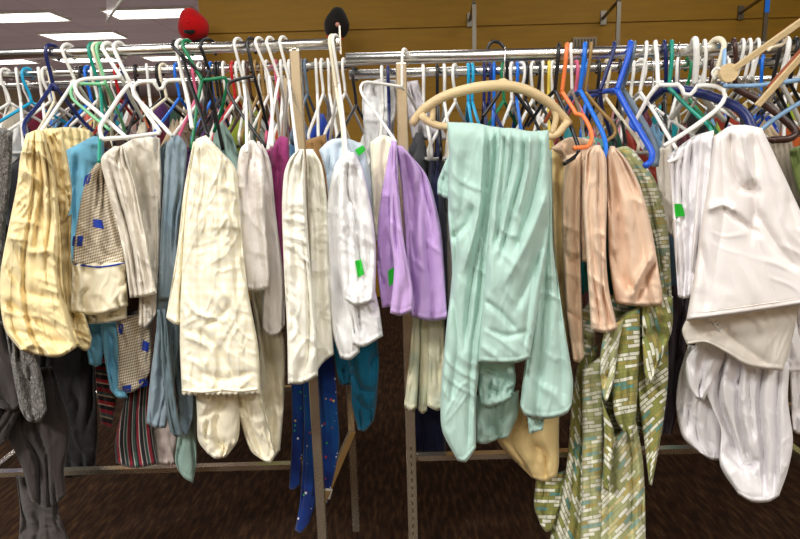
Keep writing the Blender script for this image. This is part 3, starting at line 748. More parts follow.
# ---- soft white trousers + magenta
t = G('trousers', (250, 150, 1.30), 'pinkish-white satin trousers between the big cream pair and the magenta garment', 'trousers')
drape('front_leg', PWHITE, [(249,140),(240,150),(236,178),(237,215),(241,255),(247,290)], [(254,140),(262,152),(265,182),(267,230),(270,270),(270,288)], 1.27, .07, bot=[(258,291)], seed=38, parent=t, folds=[([(246,155),(248,200),(254,250)], 4, .009), ([(256,150),(256,210),(262,280)], 4, .010)])
drape('back_leg', PWHITE, [(257,141),(260,200),(262,280),(262,328)], [(263,141),(271,165),(276,215),(284,280),(285,325)], 1.32, .07, bot=[(268,336),(278,335)], seed=39, parent=t, folds=[([(266,170),(272,240),(276,320)], 4, .012)])
t = G('trousers', (278, 145, 1.36), 'magenta corduroy trousers seen as a narrow strip beside the ivory pair', 'trousers')
drape('leg', MAG, [(270,150),(273,190),(277,240),(281,276)], [(289,138),(290,190),(287,240),(285,276)], 1.37, .06, top=[(280,136)], seed=40, parent=t, wr=SOFT, folds=[([(278,145),(281,200),(283,260)], 2.5, .012)])
drape('back_leg', MAG, [(264,150),(268,180),(272,230)], [(274,146),(276,190),(279,240)], 1.40, .04, seed=41, parent=t, wr=SOFT)

# ---- ivory and white trousers around the left post
t = G('trousers', (305, 155, 1.22), 'ivory cotton trousers hanging just in front of the left steel post', 'trousers')
drape('front_leg', IVORY, [(299,149),(290,158),(284,174),(282,210),(284,270),(287,330),(288,384)], [(304,149),(306,200),(310,260),(316,320),(318,376)], 1.18, .08, bot=[(302,384)], seed=42, parent=t, key='iv', wr=CRISP, folds=[([(296,165),(294,220),(298,300)], 5, .008), ([(290,310),(304,340),(312,352)], 4, .009)])
drape('back_leg', IVORY, [(306,149),(308,200),(310,280),(312,380)], [(313,149),(322,166),(328,210),(330,280),(334,354)], 1.24, .08, bot=[(322,364)], seed=43, parent=t, key='ivb', wr=CRISP, folds=[([(314,160),(318,230),(322,340)], 4, .012), ([(304,160),(312,220),(316,300)], 3, .010)])
sticker('size_label', LOBES['ivb'], [(311.5,261),(316,261),(316.5,271),(312,271)], TAGW, t, 3)
t = G('trousers', (348, 155, 1.24), 'white trousers with a green price tag on the leg, hung from the paired white hangers', 'trousers')
drape('back_leg', WHITE, [(345,153),(335,165),(327,205),(327,270),(332,330),(340,358)], [(350,150),(352,210),(354,280),(360,352)], 1.24, .07, bot=[(350,360)], seed=44, parent=t, wr=SOFT, folds=[([(338,170),(337,240),(342,330)], 4, .012)])
drape('front_leg', WHITE, [(349,152),(341,164),(338,210),(340,265),(344,300)], [(354,152),(363,170),(372,212),(376,250),(375,300)], 1.18, .07, bot=[(358,306)], seed=45, parent=t, key='w10', wr=CRISP, folds=[([(346,170),(348,220),(350,290)], 3, .009), ([(356,162),(359,210),(360,240)], 3, .011), ([(358,240),(362,270),(368,296)], 4, .012)])
drape('turned_hem', WHITE, [(346,290),(350,320),(352,344)], [(374,285),(380,312),(383,336)], 1.21, .06, bot=[(364,347)], seed=46, parent=t, wr=CRISP, folds=[([(356,300),(362,322),(370,342)], 3, .01)])
sticker('price_tag', LOBES['w10'], [(355,261),(361,259),(364,274),(358,277)], TAGG, t, 3)
t = G('blouse', (335, 145, 1.42), 'ice-blue blouse with a green price tag behind the white hangers', 'blouse')
drape('body', ICE, [(319,150),(326,175),(330,230)], [(364,145),(372,185),(374,240)], 1.33, .05, top=[(330,140),(345,138),(355,141)], seed=47, parent=t, key='ice', wr=SOFT, folds=[([(340,142),(338,180)], 4, .008)])
sticker('price_tag', LOBES['ice'], [(355,150),(363,145),(366,150),(359,156)], TAGG, t, 3)
t = G('trousers', (318, 145, 1.50), 'tan twill trousers glimpsed beside the ivory pair and ice-blue blouse', 'trousers')
drape('leg', KHAKI, [(306,140),(306,180),(320,240)], [(326,134),(329,180),(330,240)], 1.46, .06, seed=48, parent=t, folds=[([(314,140),(318,180)], 3, .01)])

# ---- lavender
t = G('trousers', (395, 150, 1.22), 'lavender purple trousers hanging in front of the right steel post', 'trousers')
drape('front_leg', LAV, [(391,140),(390,180),(390,230),(394,268),(390,313)], [(397,142),(399,190),(404,240),(413,290),(413,311)], 1.18, .07, bot=[(400,316)], seed=49, parent=t, wr=SOFT, folds=[([(393,150),(392,210),(398,280)], 4, .006)])
drape('back_leg', LAV, [(396,146),(402,190),(406,250),(410,316)], [(408,152),(428,178),(441,230),(447,312)], 1.23, .09, top=[(402,146)], bot=[(428,321),(446,319)], seed=50, parent=t, wr=SOFT,
      folds=[([(404,152),(412,195),(414,230)], 3, .013), ([(410,160),(406,230),(418,310)], 5, .010), ([(420,180),(412,230),(416,270)], 4, .012), ([(424,200),(430,250),(438,312)], 5, .008)])
drape('side_fold', LAV, [(390,146),(379,210),(377,265),(382,308)], [(396,150),(394,220),(396,265),(396,306)], 1.235, .04, seed=51, parent=t, wr=SOFT, key='lavs')
sticker('price_tag', LOBES['lavs'], [(388,271),(394,267),(394,283),(389,286)], TAGG, t, 3)
t = G('trousers', (380, 150, 1.36), 'pale cream trousers peeking out left of the lavender pair', 'trousers')
drape('leg', CREAM, [(370,142),(372,190),(374,240)], [(394,138),(390,190),(386,250)], 1.33, .05, top=[(382,135)], seed=52, parent=t, wr=SOFT)
t = G('skirt', (424, 325, 1.36), 'pale tie-dyed pleated skirt hem hanging under the lavender trousers', 'skirt')
for k, (l, r_, b) in enumerate((([(412,300),(410,350),(404,405)], [(421,300),(420,350),(417,408)], 411), ([(420,300),(420,350),(418,410)], [(430,300),(430,350),(427,411)], 414), ([(428,300),(428,350),(427,406)], [(444,300),(446,360),(449,404)], 411))):
    drape('pleat', TIE, l, r_, 1.32+.02*(k == 1), .05, bot=[((l[-1][0]+r_[-1][0])/2, b)], seed=53+k, parent=t, wr=SOFT)

# ---- mint trousers
t = G('trousers', (500, 128, 1.20), 'mint-green trousers draped over the cream wooden hanger, largest in the middle', 'trousers')
drape('front_leg', MINT, [(447,122),(449,160),(448,215),(452,270),(446,330),(441,390),(442,430),(458,461)], [(504,128),(500,170),(494,220),(488,290),(482,350),(476,400),(476,430),(476,448)], 1.17, .09, top=[(475,123),(490,126)], bot=[(466,462)], seed=60, parent=t, key='mint', wr=SOFT, pleats=False,
      folds=[([(484,126),(482,165),(478,215),(464,270)], 3.5, -.012), ([(488,126),(487,165),(484,215),(472,280),(464,350)], 3, .014), ([(496,128),(494,170),(486,220),(480,290),(474,340)], 2.6, .014), ([(450,240),(466,225),(474,205)], 4, .010), ([(466,150),(464,190),(458,230)], 6, .006), ([(452,290),(458,340),(452,400)], 4, .008), ([(474,330),(470,390),(468,450)], 3, .008), ([(449,200),(456,250),(450,300)], 3, .010)])
drape('turned_leg', MINT, [(500,128),(497,170),(490,215),(484,290),(478,362)], [(549,130),(550,180),(548,240),(538,310),(530,358)], 1.13, .10, top=[(512,128),(530,131)], bot=[(496,364),(516,363)], seed=63, parent=t, wr=SOFT, key='mint2', pleats=False,
      folds=[([(505,129),(504,165),(498,215)], 2.5, .012), ([(513,130),(512,160),(504,200),(494,250)], 3, .015), ([(524,131),(524,165),(512,210),(500,260)], 3, .015), ([(530,131),(527,170),(518,215)], 3, -.010), ([(540,131),(540,160),(532,200),(516,250)], 3, .012), ([(548,190),(530,235),(504,285)], 6, -.010), ([(550,215),(536,262),(516,310)], 5, .012), ([(484,300),(500,312),(516,330)], 3, .007), ([(540,250),(530,300),(524,350)], 4, .008), ([(490,330),(506,336),(526,332)], 3, .006)])
drape('side_bulge', MINT, [(446,160),(438,180),(437,194)], [(453,150),(454,180),(452,200)], 1.24, .05, bot=[(444,198)], seed=61, parent=t, wr=SOFT)
drape('crumpled_cuff', MINT, [(478,360),(478,385),(480,404)], [(514,362),(516,380),(512,398)], 1.21, .08, bot=[(490,407),(504,402)], seed=64, parent=t, wr=HEAVY, folds=[([(484,366),(500,375),(512,384)], 4, .018), ([(486,384),(498,392),(506,380)], 3, .018)])
drape('inner_leg', MINT, [(474,395),(476,425),(476,443)], [(519,390),(518,415),(508,438)], 1.26, .06, bot=[(486,444),(496,440)], seed=65, parent=t, wr=SOFT, folds=[([(494,400),(496,440)], 3, .016)])
drape('back_leg', MINT, [(540,150),(540,270),(532,320),(524,370),(520,405)], [(552,150),(553,240),(558,280),(566,335),(573,380),(572,404)], 1.17, .08, bot=[(526,416),(548,419),(566,414)], seed=66, parent=t, wr=SOFT, folds=[([(548,280),(546,340),(538,400)], 4, .008), ([(558,310),(562,360),(562,405)], 4, .006)])
drape('tie_end', MINT, [(527,412),(529,434)], [(545,412),(543,430)], 1.23, .03, seed=67, parent=t, wr=SOFT)

# ---- straw, satin, blush
t = G('trousers', (558, 155, 1.36), 'straw-yellow trousers whose rounded hem shows below the mint pair', 'trousers')
drape('front_leg', BUTTER, [(551,150),(553,220),(556,300),(556,350)], [(568,148),(568,220),(567,300),(570,350)], 1.36, .06, seed=68, parent=t, wr=SOFT, folds=[([(559,155),(560,250),(562,340)], 2.5, .010)])
drape('hem_panel', BUTTER, [(520,400),(510,425),(497,441),(532,478)], [(560,395),(559,430),(559,462),(557,476)], 1.33, .07, bot=[(544,482)], seed=69, parent=t, wr=SOFT, folds=[([(538,425),(536,470)], 4, .006)])
t = G('trousers', (575, 145, 1.28), 'tan satin trousers hanging from the black hanger beside the mint pair', 'trousers')
drape('front_leg', SATIN, [(566,156),(562,200),(563,250),(566,310),(573,361)], [(582,150),(581,210),(581,270),(583,320),(584,357)], 1.26, .06, bot=[(579,363)], seed=70, parent=t, wr=SOFT, folds=[([(577,160),(576,230),(578,300),(580,350)], 2, .010), ([(565,250),(572,262),(580,255)], 3, .006), ([(566,310),(582,322)], 3, .006)])
drape('back_leg', SATIN, [(551,148),(560,156),(566,170)], [(596,140),(590,160),(584,175)], 1.33, .06, top=[(570,137)], seed=71, parent=t, wr=SOFT)
t = G('trousers', (596, 150, 1.22), 'blush beige trousers with a narrow pleated cuff on the orange hanger', 'trousers')
drape('front_leg', BLUSH, [(594,145),(586,154),(583,200),(586,250),(591,330)], [(600,145),(606,158),(607,192),(606,250),(609,290),(618,329)], 1.20, .07, bot=[(604,333)], seed=72, parent=t, wr=SOFT, folds=[([(592,155),(590,210),(596,280),(600,328)], 3, .008), ([(600,150),(601,220),(604,300),(609,328)], 2.5, .010), ([(602,290),(612,328)], 2, .008)])
drape('back_leg', SATIN, [(582,160),(581,230),(582,262)], [(588,160),(588,230),(590,262)], 1.27, .04, seed=73, parent=t, wr=SOFT)
drape('turned_leg', BLUSH, [(610,146),(606,157),(607,200),(609,260),(615,303)], [(614,146),(627,160),(641,188),(652,230),(662,290)], 1.23, .10, bot=[(634,306),(661,305)], seed=74, parent=t, wr=SOFT,
      folds=[([(610,160),(618,210),(622,262),(632,295)], 4, .014), ([(616,155),(634,205),(644,255),(654,290)], 4, .008), ([(652,255),(638,280),(630,300)], 3, -.016), ([(656,262),(642,288),(636,303)], 3, .018), ([(612,250),(620,275),(636,292)], 4, .012)])
t = G('top', (588, 275, 1.38), 'green-teal fabric strip glimpsed between the tan satin and blush trousers', 'top')
drape('panel', TEALG, [(584,255),(584,275),(585,292)], [(594,255),(594,275),(593,291)], 1.34, .03, seed=75, parent=t, wr=SOFT)
drape('shoulder', cloth('aqua_cotton', (140, 210, 204), crumple=.2), [(578,140),(576,150)], [(604,140),(606,150)], 1.44, .04, top=[(590,136)], seed=76, parent=t, wr=SOFT)

# ---- green printed dress
t = G('dress', (630, 155, 1.36), 'long olive-green dress printed with white and teal dashes', 'dress')
drape('shoulder', GPAT2, [(616,148),(630,190),(650,240),(660,300)], [(634,150),(656,182),(668,230),(672,300)], 1.33, .08, top=[(626,146)], seed=80, parent=t, wr=SOFT, uvrot=10, folds=[([(630,160),(650,210),(664,290)], 4, .010)])
drape('bodice', GPAT, [(606,295),(606,360),(600,430)], [(662,290),(660,340),(652,410)], 1.37, .07, bot=[(620,440),(640,436)], seed=81, parent=t, wr=SOFT, uvrot=-20)
drape('side_panel', GPAT2, [(568,330),(572,350),(574,360)], [(590,300),(594,330),(592,356)], 1.33, .05, seed=82, parent=t, wr=SOFT, uvrot=30)
drape('side_panel', GPAT, [(580,350),(572,400),(566,470),(550,560)], [(598,345),(594,400),(592,470),(590,560)], 1.34, .07, seed=83, parent=t, wr=SOFT, uvrot=25, pleats=(3, .014, .6, 1, .2, .7))
drape('pale_panel', GPAT2, [(582,370),(582,420),(582,480),(580,560)], [(602,355),(604,410),(602,480),(602,560)], 1.28, .06, seed=84, parent=t, wr=SOFT, uvrot=4, pleats=(2, .012, .6, 1, .1, .7))
drape('sash_panel', GPAT2, [(604,330),(600,360),(602,392),(605,402)], [(624,318),(618,350),(614,380),(608,400)], 1.24, .05, seed=85, parent=t, wr=SOFT, uvrot=-50, folds=[([(612,330),(610,365),(606,398)], 3, .008)])
drape('twisted_panel', GPAT, [(616,318),(614,355),(612,395),(616,420),(630,440)], [(640,305),(640,345),(638,385),(636,415),(632,442)], 1.26, .07, seed=86, parent=t, wr=SOFT, uvrot=-42, folds=[([(628,320),(626,370),(626,420)], 5, -.010)])
drape('drape_fold', GPAT, [(642,300),(642,335),(644,372)], [(673,296),(672,330),(660,362)], 1.25, .07, bot=[(650,384)], seed=87, parent=t, wr=CRISP, uvrot=40, folds=[([(648,310),(658,330),(668,340)], 4, .014), ([(645,330),(652,350),(656,372)], 3, .010)])
drape('back_panel', GPAT, [(640,330),(638,390),(644,440),(649,484)], [(668,320),(668,380),(662,430),(652,486)], 1.30, .07, seed=88, parent=t, wr=SOFT, uvrot=-70, folds=[([(654,350),(652,410),(650,470)], 4, .010)])
drape('skirt_panel', GPAT2, [(606,440),(598,490),(594,560)], [(636,420),(644,470),(646,560)], 1.29, .08, top=[(620,432)], seed=89, parent=t, wr=SOFT, uvrot=-35, folds=[([(614,440),(610,500),(610,550)], 4, .012), ([(630,440),(634,500),(632,550)], 4, .008)])
drape('hem_corner', GPAT, [(536,478),(534,505),(540,524)], [(566,470),(562,500),(552,530)], 1.36, .06, bot=[(546,532)], seed=90, parent=t, wr=SOFT, uvrot=-30)
drape('hem_panel', GPAT, [(560,480),(552,520),(548,570)], [(584,470),(580,520),(578,570)], 1.38, .06, seed=91, parent=t, wr=SOFT, uvrot=15)
drape('sash_end', GPAT, [(602,400),(604,430),(603,488)], [(614,430),(612,460),(609,492)], 1.25, .04, seed=92, parent=t, wr=SOFT, uvrot=8)

# ---- white pieces on the right
t = G('trousers', (690, 145, 1.28), 'white trousers with a green price tag hanging from the white hanger on the right', 'trousers')
drape('front_leg', WHITE3, [(668,156),(671,190),(674,240),(678,297)], [(706,132),(700,180),(696,240),(692,297)], 1.24, .07, top=[(680,146),(694,136)], bot=[(684,299)], seed=100, parent=t, key='w19', wr=SOFT, folds=[([(680,160),(682,210),(684,290)], 3, .007), ([(692,150),(690,220),(688,290)], 4, .010)])
drape('back_leg', WHITE3, [(700,134),(696,190),(692,250),(690,295)], [(714,130),(711,180),(706,240),(702,296)], 1.21, .06, bot=[(696,298)], seed=101, parent=t, wr=SOFT, folds=[([(706,145),(702,200),(697,280)], 3, .009), ([(690,272),(702,274)], 2, .004)])
sticker('price_tag', LOBES['w19'], [(672,203.5),(680.5,204),(683,216),(673,216.5)], TAGG, t, 3)
t = G('blouse', (660, 150, 1.40), 'off-white blouse edge between the green dress and white trousers', 'blouse')
drape('body', OFFW, [(655,150),(657,180),(664,230)], [(672,142),(674,180),(676,240)], 1.40, .05, seed=102, parent=t, wr=SOFT, folds=[([(663,150),(666,200)], 2.5, .010)])
t = G('skirt', (740, 135, 1.20), 'large plain white skirt with a stitched hem at the right, hung on the navy hanger', 'skirt')
drape('front_panel', WHITE2, [(714,136),(709,175),(702,220),(695,270),(686,321)], [(762,128),(784,175),(812,235),(846,298)], 1.14, .12, top=[(730,126),(746,125)], bot=[(720,317),(770,310)], seed=103, parent=t, pleats=(3.2, .012, .6, .5, .4, .7), wr=[(.008, 80, 85, 3), (.002, 25, 30, 2.5)], key='skirt',
      folds=[([(730,130),(732,160),(740,185),(758,192)], 4, .016), ([(744,130),(748,165),(756,185)], 5, -.010), ([(752,132),(756,180),(752,240)], 5, .010), ([(706,210),(722,205),(736,212)], 4, -.008), ([(722,206),(742,222),(760,235)], 3, .010), ([(756,210),(776,245),(800,270)], 5, .009), ([(700,240),(706,280),(704,312)], 6, .006), ([(786,190),(800,240),(812,290)], 7, .008)])
cord('hem_stitching', LOBES['skirt'], [(688,314),(720,310),(770,303),(798,299)], .0008, OFFW, t, .0003)
t = G('skirt', (740, 325, 1.30), 'cream under-skirt gathered beneath the large white skirt', 'skirt')
drape('front_panel', OFFW, [(690,312),(682,330),(687,345)], [(800,305),(792,340),(783,371)], 1.225, .055, bot=[(706,343),(726,353),(748,366)], pleats=False, seed=104, parent=t, wr=SOFT, key='under', folds=[([(716,325),(740,345),(770,366)], 5, .008), ([(700,335),(716,330),(730,326)], 4, .008)])
drape('side_panel', WHITE3, [(783,310),(786,340),(784,372)], [(800,305),(810,340),(812,372)], 1.30, .05, seed=105, parent=t, wr=SOFT)
m = MB()
for k in range(3):
    c = on_cloth(LOBES['under'], 713+k*2.6, 322+k*3.6, .003)
    m = MB(); m.tube([c+np.array([-.006, -.003, .004]), c+np.array([0, -.006, -.002]), c+np.array([.006, -.003, .003])], .0022, 6); m.build('ruched_loop', WHITE, t)
t = G('trousers', (740, 380, 1.34), 'bunched white trousers hanging lowest on the right, rounded ends near the floor', 'trousers')
drape('back_leg', WHITE3, [(688,345),(679,375),(676,405),(682,436),(700,453)], [(735,350),(726,400),(722,440),(722,460)], 1.37, .07, bot=[(712,460)], seed=106, parent=t, wr=SOFT, folds=[([(690,360),(688,410),(704,450)], 4, .008)])
drape('waist_fold', WHITE3, [(700,338),(686,360),(688,385),(697,399)], [(730,345),(722,365),(712,385),(704,400)], 1.30, .07, seed=107, parent=t, wr=SOFT, folds=[([(706,350),(700,370),(700,395)], 4, .010)])
drape('front_leg', WHITE3, [(716,344),(705,384),(712,408),(721,430),(720,465),(738,494)], [(790,362),(788,400),(793,440),(788,470),(779,496)], 1.285, .09, top=[(750,350)], bot=[(752,502),(768,502)], seed=108, parent=t, wr=SOFT, pleats=False,
      folds=[([(726,350),(719,395),(730,430),(742,462)], 3, .026), ([(744,352),(738,400),(744,440),(752,466)], 3, .022), ([(754,356),(749,390),(754,440)], 2.5, .016), ([(766,358),(760,400),(764,450),(766,492)], 3, .022), ([(780,362),(777,410),(778,450),(774,490)], 2.5, .016), ([(728,452),(742,466),(758,462)], 3, .016), ([(722,372),(732,384),(740,378)], 3, .014), ([(726,350),(719,395),(730,430),(742,462)], 14, .040, 'o'), ([(744,352),(738,400),(744,440),(752,466)], 12, .034, 'o'), ([(766,358),(760,400),(764,450),(766,492)], 13, .032, 'o'), ([(780,362),(777,410),(778,450),(774,490)], 9, .018, 'o'), ([(726,444),(744,464),(760,460)], 5, .012)])
t = G('shirt', (795, 380, 1.40), 'white shirt strip at the right edge beside the bunched trousers', 'shirt')
drape('body', WHITE3, [(786,340),(790,380),(792,430)], [(815,330),(820,380),(815,420)], 1.38, .06, bot=[(800,434)], seed=109, parent=t, wr=CRISP, folds=[([(796,350),(798,420)], 3, .010)])
t = G('skirt', (778, 150, 1.45), 'stone-beige ribbed skirt behind the large white skirt at the right', 'skirt')
drape('panel', RIB, [(756,135),(766,170),(785,220)], [(792,140),(800,180),(806,230)], 1.42, .06, seed=110, parent=t, wr=SOFT, pleats=(7, .010, 1, 1, .1, .8))
t = G('top', (800, 170, 1.45), 'olive-green top at the right edge beside the ribbed skirt', 'top')
drape('body', OLIVEC, [(789,150),(794,180),(806,215)], [(812,140),(820,180),(820,215)], 1.36, .05, seed=111, parent=t, wr=SOFT)
t = G('trousers', (668, 320, 1.45), 'dark mauve trousers in the shade between the green dress and the white trousers', 'trousers')
drape('leg', MAUVE, [(672,285),(668,330),(662,380),(658,436)], [(690,290),(686,340),(682,390),(672,434)], 1.43, .06, seed=112, parent=t, wr=SOFT, folds=[([(680,300),(674,380),(666,430)], 3, .010)])

# ---- low blue pieces
t = G('pajamas', (312, 385, 1.36), 'royal-blue pajama trousers printed with tiny planets behind the left post', 'trousers')
drape('leg', STARS, [(291,375),(292,430),(289,488)], [(303,375),(304,430),(300,485)], 1.46, .05, bot=[(293,490)], seed=120, parent=t, wr=SOFT)
drape('leg', STARS, [(302,370),(304,430),(300,500),(295,530)], [(316,370),(318,430),(316,500),(310,522)], 1.44, .05, bot=[(301,533)], seed=121, parent=t, wr=SOFT)
drape('leg', STARS, [(317,360),(319,420),(322,480),(322,512)], [(334,355),(338,410),(339,450),(328,502)], 1.46, .05, seed=122, parent=t, key='st', wr=SOFT)
sticker('care_label', LOBES['st'], [(326,488),(333,488),(330,499),(323,498)], TAGW, t, 3)
t = G('trousers', (357, 350, 1.45), 'deep teal trousers hanging by themselves below the white tagged pair', 'trousers')
drape('front_leg', TEALC, [(344,335),(350,375),(352,405),(358,430)], [(377,325),(379,365),(377,400),(374,420)], 1.40, .07, bot=[(365,431)], seed=123, parent=t, wr=SOFT, folds=[([(350,370),(362,390),(377,392)], 4, .014), ([(354,395),(366,410),(376,405)], 4, .010)])
drape('back_leg', TEALC, [(332,340),(336,370),(340,385)], [(350,335),(352,365),(350,385)], 1.46, .05, seed=124, parent=t, wr=SOFT)
t = G('trousers', (428, 420, 1.50), 'navy trousers in shade between the right post and the mint pair', 'trousers')
drape('leg', NAVYC, [(413,330),(413,390),(414,452)], [(442,330),(446,390),(446,454)], 1.60, .06, seed=125, parent=t, wr=SOFT)
# ------------------------------------------------------------------ hangers
def hook_pts(c, r, neck, dr=1, big=1.0, yaw=90):
    """hook over a rail of radius r centred at c, ending at the neck point"""
    R = r+.0055*big
    a = math.radians(yaw)
    ux, uy = math.cos(a), math.sin(a)
    pts = []
    for an, k in ((-50, 1.0), (-10, 1.0), (35, 1.0), (80, 1.0), (125, 1.0), (165, 1.02)):
        q = math.radians(an)
        pts.append(c+np.array([math.cos(q)*R*k*ux*1.0+dr*.006*math.cos(q), math.cos(q)*R*k*uy, math.sin(q)*R*k+.0005]))
    n = np.array(neck, float)
    pts.append(pts[-1]*.75+n*.25+np.array([0, -.003*uy, 0]))
    pts.append(n)
    return pts
CNT = [0]
def traced(mat, rail, hx, neck, paths, label, r=.0042, dr=1, cat='hanger', name='clothes_hanger', ny=-.004, big=1.0, flat=None, hookr=None, hookmat=None, group=None):
    """a hanger: hook on the rail at photo column hx, neck at a pixel, then shoulder and bar runs.
    paths: (points px, depth offset at start, depth offset at end)"""
    f, Y, rr_ = RAILS[rail]
    r = r*.84; hookr = hookr*.84 if hookr else None
    c = railp(rail, hx)
    n = P(neck[0], neck[1], Y+ny)
    t = thing(name, (c[0], c[1], c[2]), label, cat, group)
    hp = hook_pts(c, rr_, n, dr, big)
    MB().tube(crom(hp, 34), hookr or r, 10).build('hook', hookmat or mat, t)
    for k, p in enumerate(paths):
        pts, y0, y1 = p[0], p[1], p[2]
        q = crom(pts, 26)
        w = np.linspace(0, 1, 26)
        q3 = [P(a[0], a[1], Y+y0+(y1-y0)*s) for a, s in zip(q, w)]
        pr = p[3] if len(p) > 3 else r
        nm = p[4] if len(p) > 4 else 'shoulder_arm'
        MB().tube(q3, pr, 10, flat if nm == 'shoulder_arm' else None).build(nm, p[5] if len(p) > 5 else mat, t)
    return t
# left rack, front rail
traced(NVY, 'L0', 53, (53, 84), [([(53,84),(40,103),(26,120),(24,128),(26,137)], -.004, -.15), ([(53,84),(66,100),(80,118),(93,131)], -.004, .06), ([(53,84),(50,88),(57,89),(53,84)], -.006, -.006, .005, 'web')], 'navy blue plastic hanger holding the butter-yellow trousers', .0048)
traced(WHT, 'L0', 69, (75, 80), [([(75,80),(64,97),(50,118),(40,132)], -.004, -.10), ([(75,80),(88,100),(100,118)], -.004, .12)], 'white plastic hanger just right of the navy one', .0042)
traced(TEA, 'L0', 95, (100, 88), [([(100,88),(102,112),(100,138),(99,162)], -.004, -.12), ([(100,88),(108,112),(116,130)], -.004, .14)], 'dark green plastic hanger holding the dotted patched trousers', .0044)
traced(CRM, 'L0', 99, (105, 82), [([(105,82),(111,105),(112,140)], -.004, .10), ([(105,82),(98,105),(94,130)], -.004, .16)], 'cream plastic hanger squeezed between the dark green and mint hangers', .0042)
traced(LGR, 'L0', 103, (106, 84), [([(106,84),(90,84),(76,84),(71,90),(73,99),(90,114),(110,130)], -.02, -.06), ([(106,84),(112,98),(122,122),(126,140)], -.02, .10)], 'mint-green plastic hanger tipped sideways on the left rack', .0042, ny=-.02)
traced(WHT, 'L0', 109, (121, 77), [([(121,77),(104,78),(86,79),(77,82),(75,88),(80,97),(100,114),(128,139)], -.05, -.12), ([(121,77),(130,96),(142,118)], -.05, .10)], 'white plastic hanger tipped sideways with its flat arm pointing left over the mint hanger', .005, ny=-.05)
traced(WHT, 'L0', 120, (130, 83), [([(130,83),(119,97),(112,108),(104,120),(100,128),(102,139)], -.03, -.16), ([(102,139),(130,137),(160,133)], -.16, -.10, .0042, 'trouser_bar'), ([(130,83),(142,106),(160,132)], -.03, -.10)], 'white plastic hanger holding the oatmeal linen trousers', .005, ny=-.03)
traced(WHT, 'L0', 182, (183, 80), [([(183,80),(166,81),(163,88),(157,89),(154,82),(140,82),(134,86),(134,95),(150,112),(172,136)], -.02, -.10), ([(183,80),(188,100),(192,128)], -.02, -.12)], 'white plastic hanger with a strap notch, tipped left beside the black wire-thin hanger', .005, ny=-.02)
traced(BLK, 'L0', 178, (182, 56), [([(182,56),(190,82),(200,110),(208,136)], -.03, -.17), ([(182,56),(202,76),(213,103),(223,150)], -.03, .02)], 'black plastic hanger holding the big cream trousers', .0046, ny=-.03)
traced(GRN, 'L0', 188, (202, 80), [([(202,80),(214,79),(225,78),(227,85),(222,108),(214,132)], -.02, .05), ([(202,80),(198,100),(195,122),(191,150)], -.02, -.06)], 'green plastic hanger standing out beside the black one, left of centre', .0046, ny=-.02)
traced(BLK, 'L0', 209, (209, 70), [([(209,70),(213,100),(216,130)], -.01, .14), ([(209,70),(206,98),(204,125)], -.01, -.02)], 'dark hanger with a long swung hook right of the green one', .004, dr=2.2)
traced(BLK, 'L0', 252, (254, 76), [([(254,76),(240,79),(229,83),(228,91),(240,112),(266,147)], -.02, -.08), ([(254,76),(261,100),(268,130)], -.02, .12)], 'black plastic hanger tipped sideways in the middle of the left rack', .0042, ny=-.02)
for hx, nk, a, b_, lab in ((239, (243, 78), [(243,78),(246,105),(247,152)], [(243,78),(250,105),(252,150)], 'white plastic hanger first of the edge-on row, holding the pinkish-white satin trousers'),
                       (260, (269, 76), [(269,76),(272,105),(272,146)], [(269,76),(276,100),(280,140)], 'white plastic hanger second of the edge-on row, beside the tipped black hanger'),
                       (271, (279, 78), [(279,78),(274,105),(268,149)], [(279,78),(284,102),(284,140)], 'white plastic hanger third of the edge-on row, holding the magenta trousers'),
                       (284, (289, 80), [(289,80),(292,110),(297,152)], [(289,80),(286,110),(284,142)], 'white plastic hanger fourth of the edge-on row, just left of the steel post')):
    traced(WHT, 'L0', hx, nk, [(a, -.004, -.16), (b_, -.004, .12)], lab, .0040)
traced(WHT, 'L0', 336.2, (339, 84), [([(339,84),(343,115),(347,158)], -.01, -.12), ([(339,84),(334,112),(330,140)], -.01, .10)], 'left one of two white hangers at the end of the left rail', .0042, ny=-.01)
traced(CRM, 'L0', 333, (336, 88), [([(336,88),(341,118),(345,157)], -.016, -.10), ([(336,88),(340,112),(350,142)], -.016, .12)], 'cream-white hanger next to the last white one at the end of the left rail', .0042, ny=-.016)

# right rack, front rail
traced(WHT, 'R0', 405, (402, 87), [([(402,87),(384,84),(366,82),(361,85),(362,94),(378,116),(396,142)], -.02, -.13), ([(402,87),(412,100),(420,118)], -.02, .10)], 'thin white hanger tipped left over the right steel post, holding the lavender trousers', .0036, ny=-.02, big=.8)
# cream wooden hanger with trouser bar
f_, Y_, r_ = RAILS['R0']; c = railp('R0', 505)
t = thing('wooden_hanger', c, 'wide cream wooden hanger carrying the mint-green trousers', 'hanger')
MB().tube(crom(hook_pts(c, r_, P(503, 84, Y_-.02), .4, .5), 34), .0018, 8).build('hook', SLV, t)
pl = [(412,124),(424,109),(445,96),(474,88),(502,85.5),(526,90),(548,102),(563,117),(569,124)]
MB().tube([P(a[0], a[1], Y_-.05-.04*math.sin(math.pi*i/39)) for i, a in enumerate(crom(pl, 40))], [.0085+.0022*math.sin(math.pi*i/39) for i in range(40)], 12, 1.0).build('shoulder_arm', WOOD, t)
MB().tube([P(a[0], a[1], Y_-.07) for a in crom([(496,85),(503,81),(510,85)], 8)], .006, 10).build('neck_knob', WOOD, t)
MB().tube([P(a[0], a[1], Y_-.065) for a in crom([(421,114),(427,121),(440,126),(460,127),(500,132),(540,136),(556,135),(568,121)], 30)], .0075, 10).build('trouser_bar', WOOD, t)
MB().tube([P(a[0], a[1], Y_-.065) for a in crom([(432,103),(433,112),(432,121)], 8)], .006, 10).build('strut', WOOD, t)
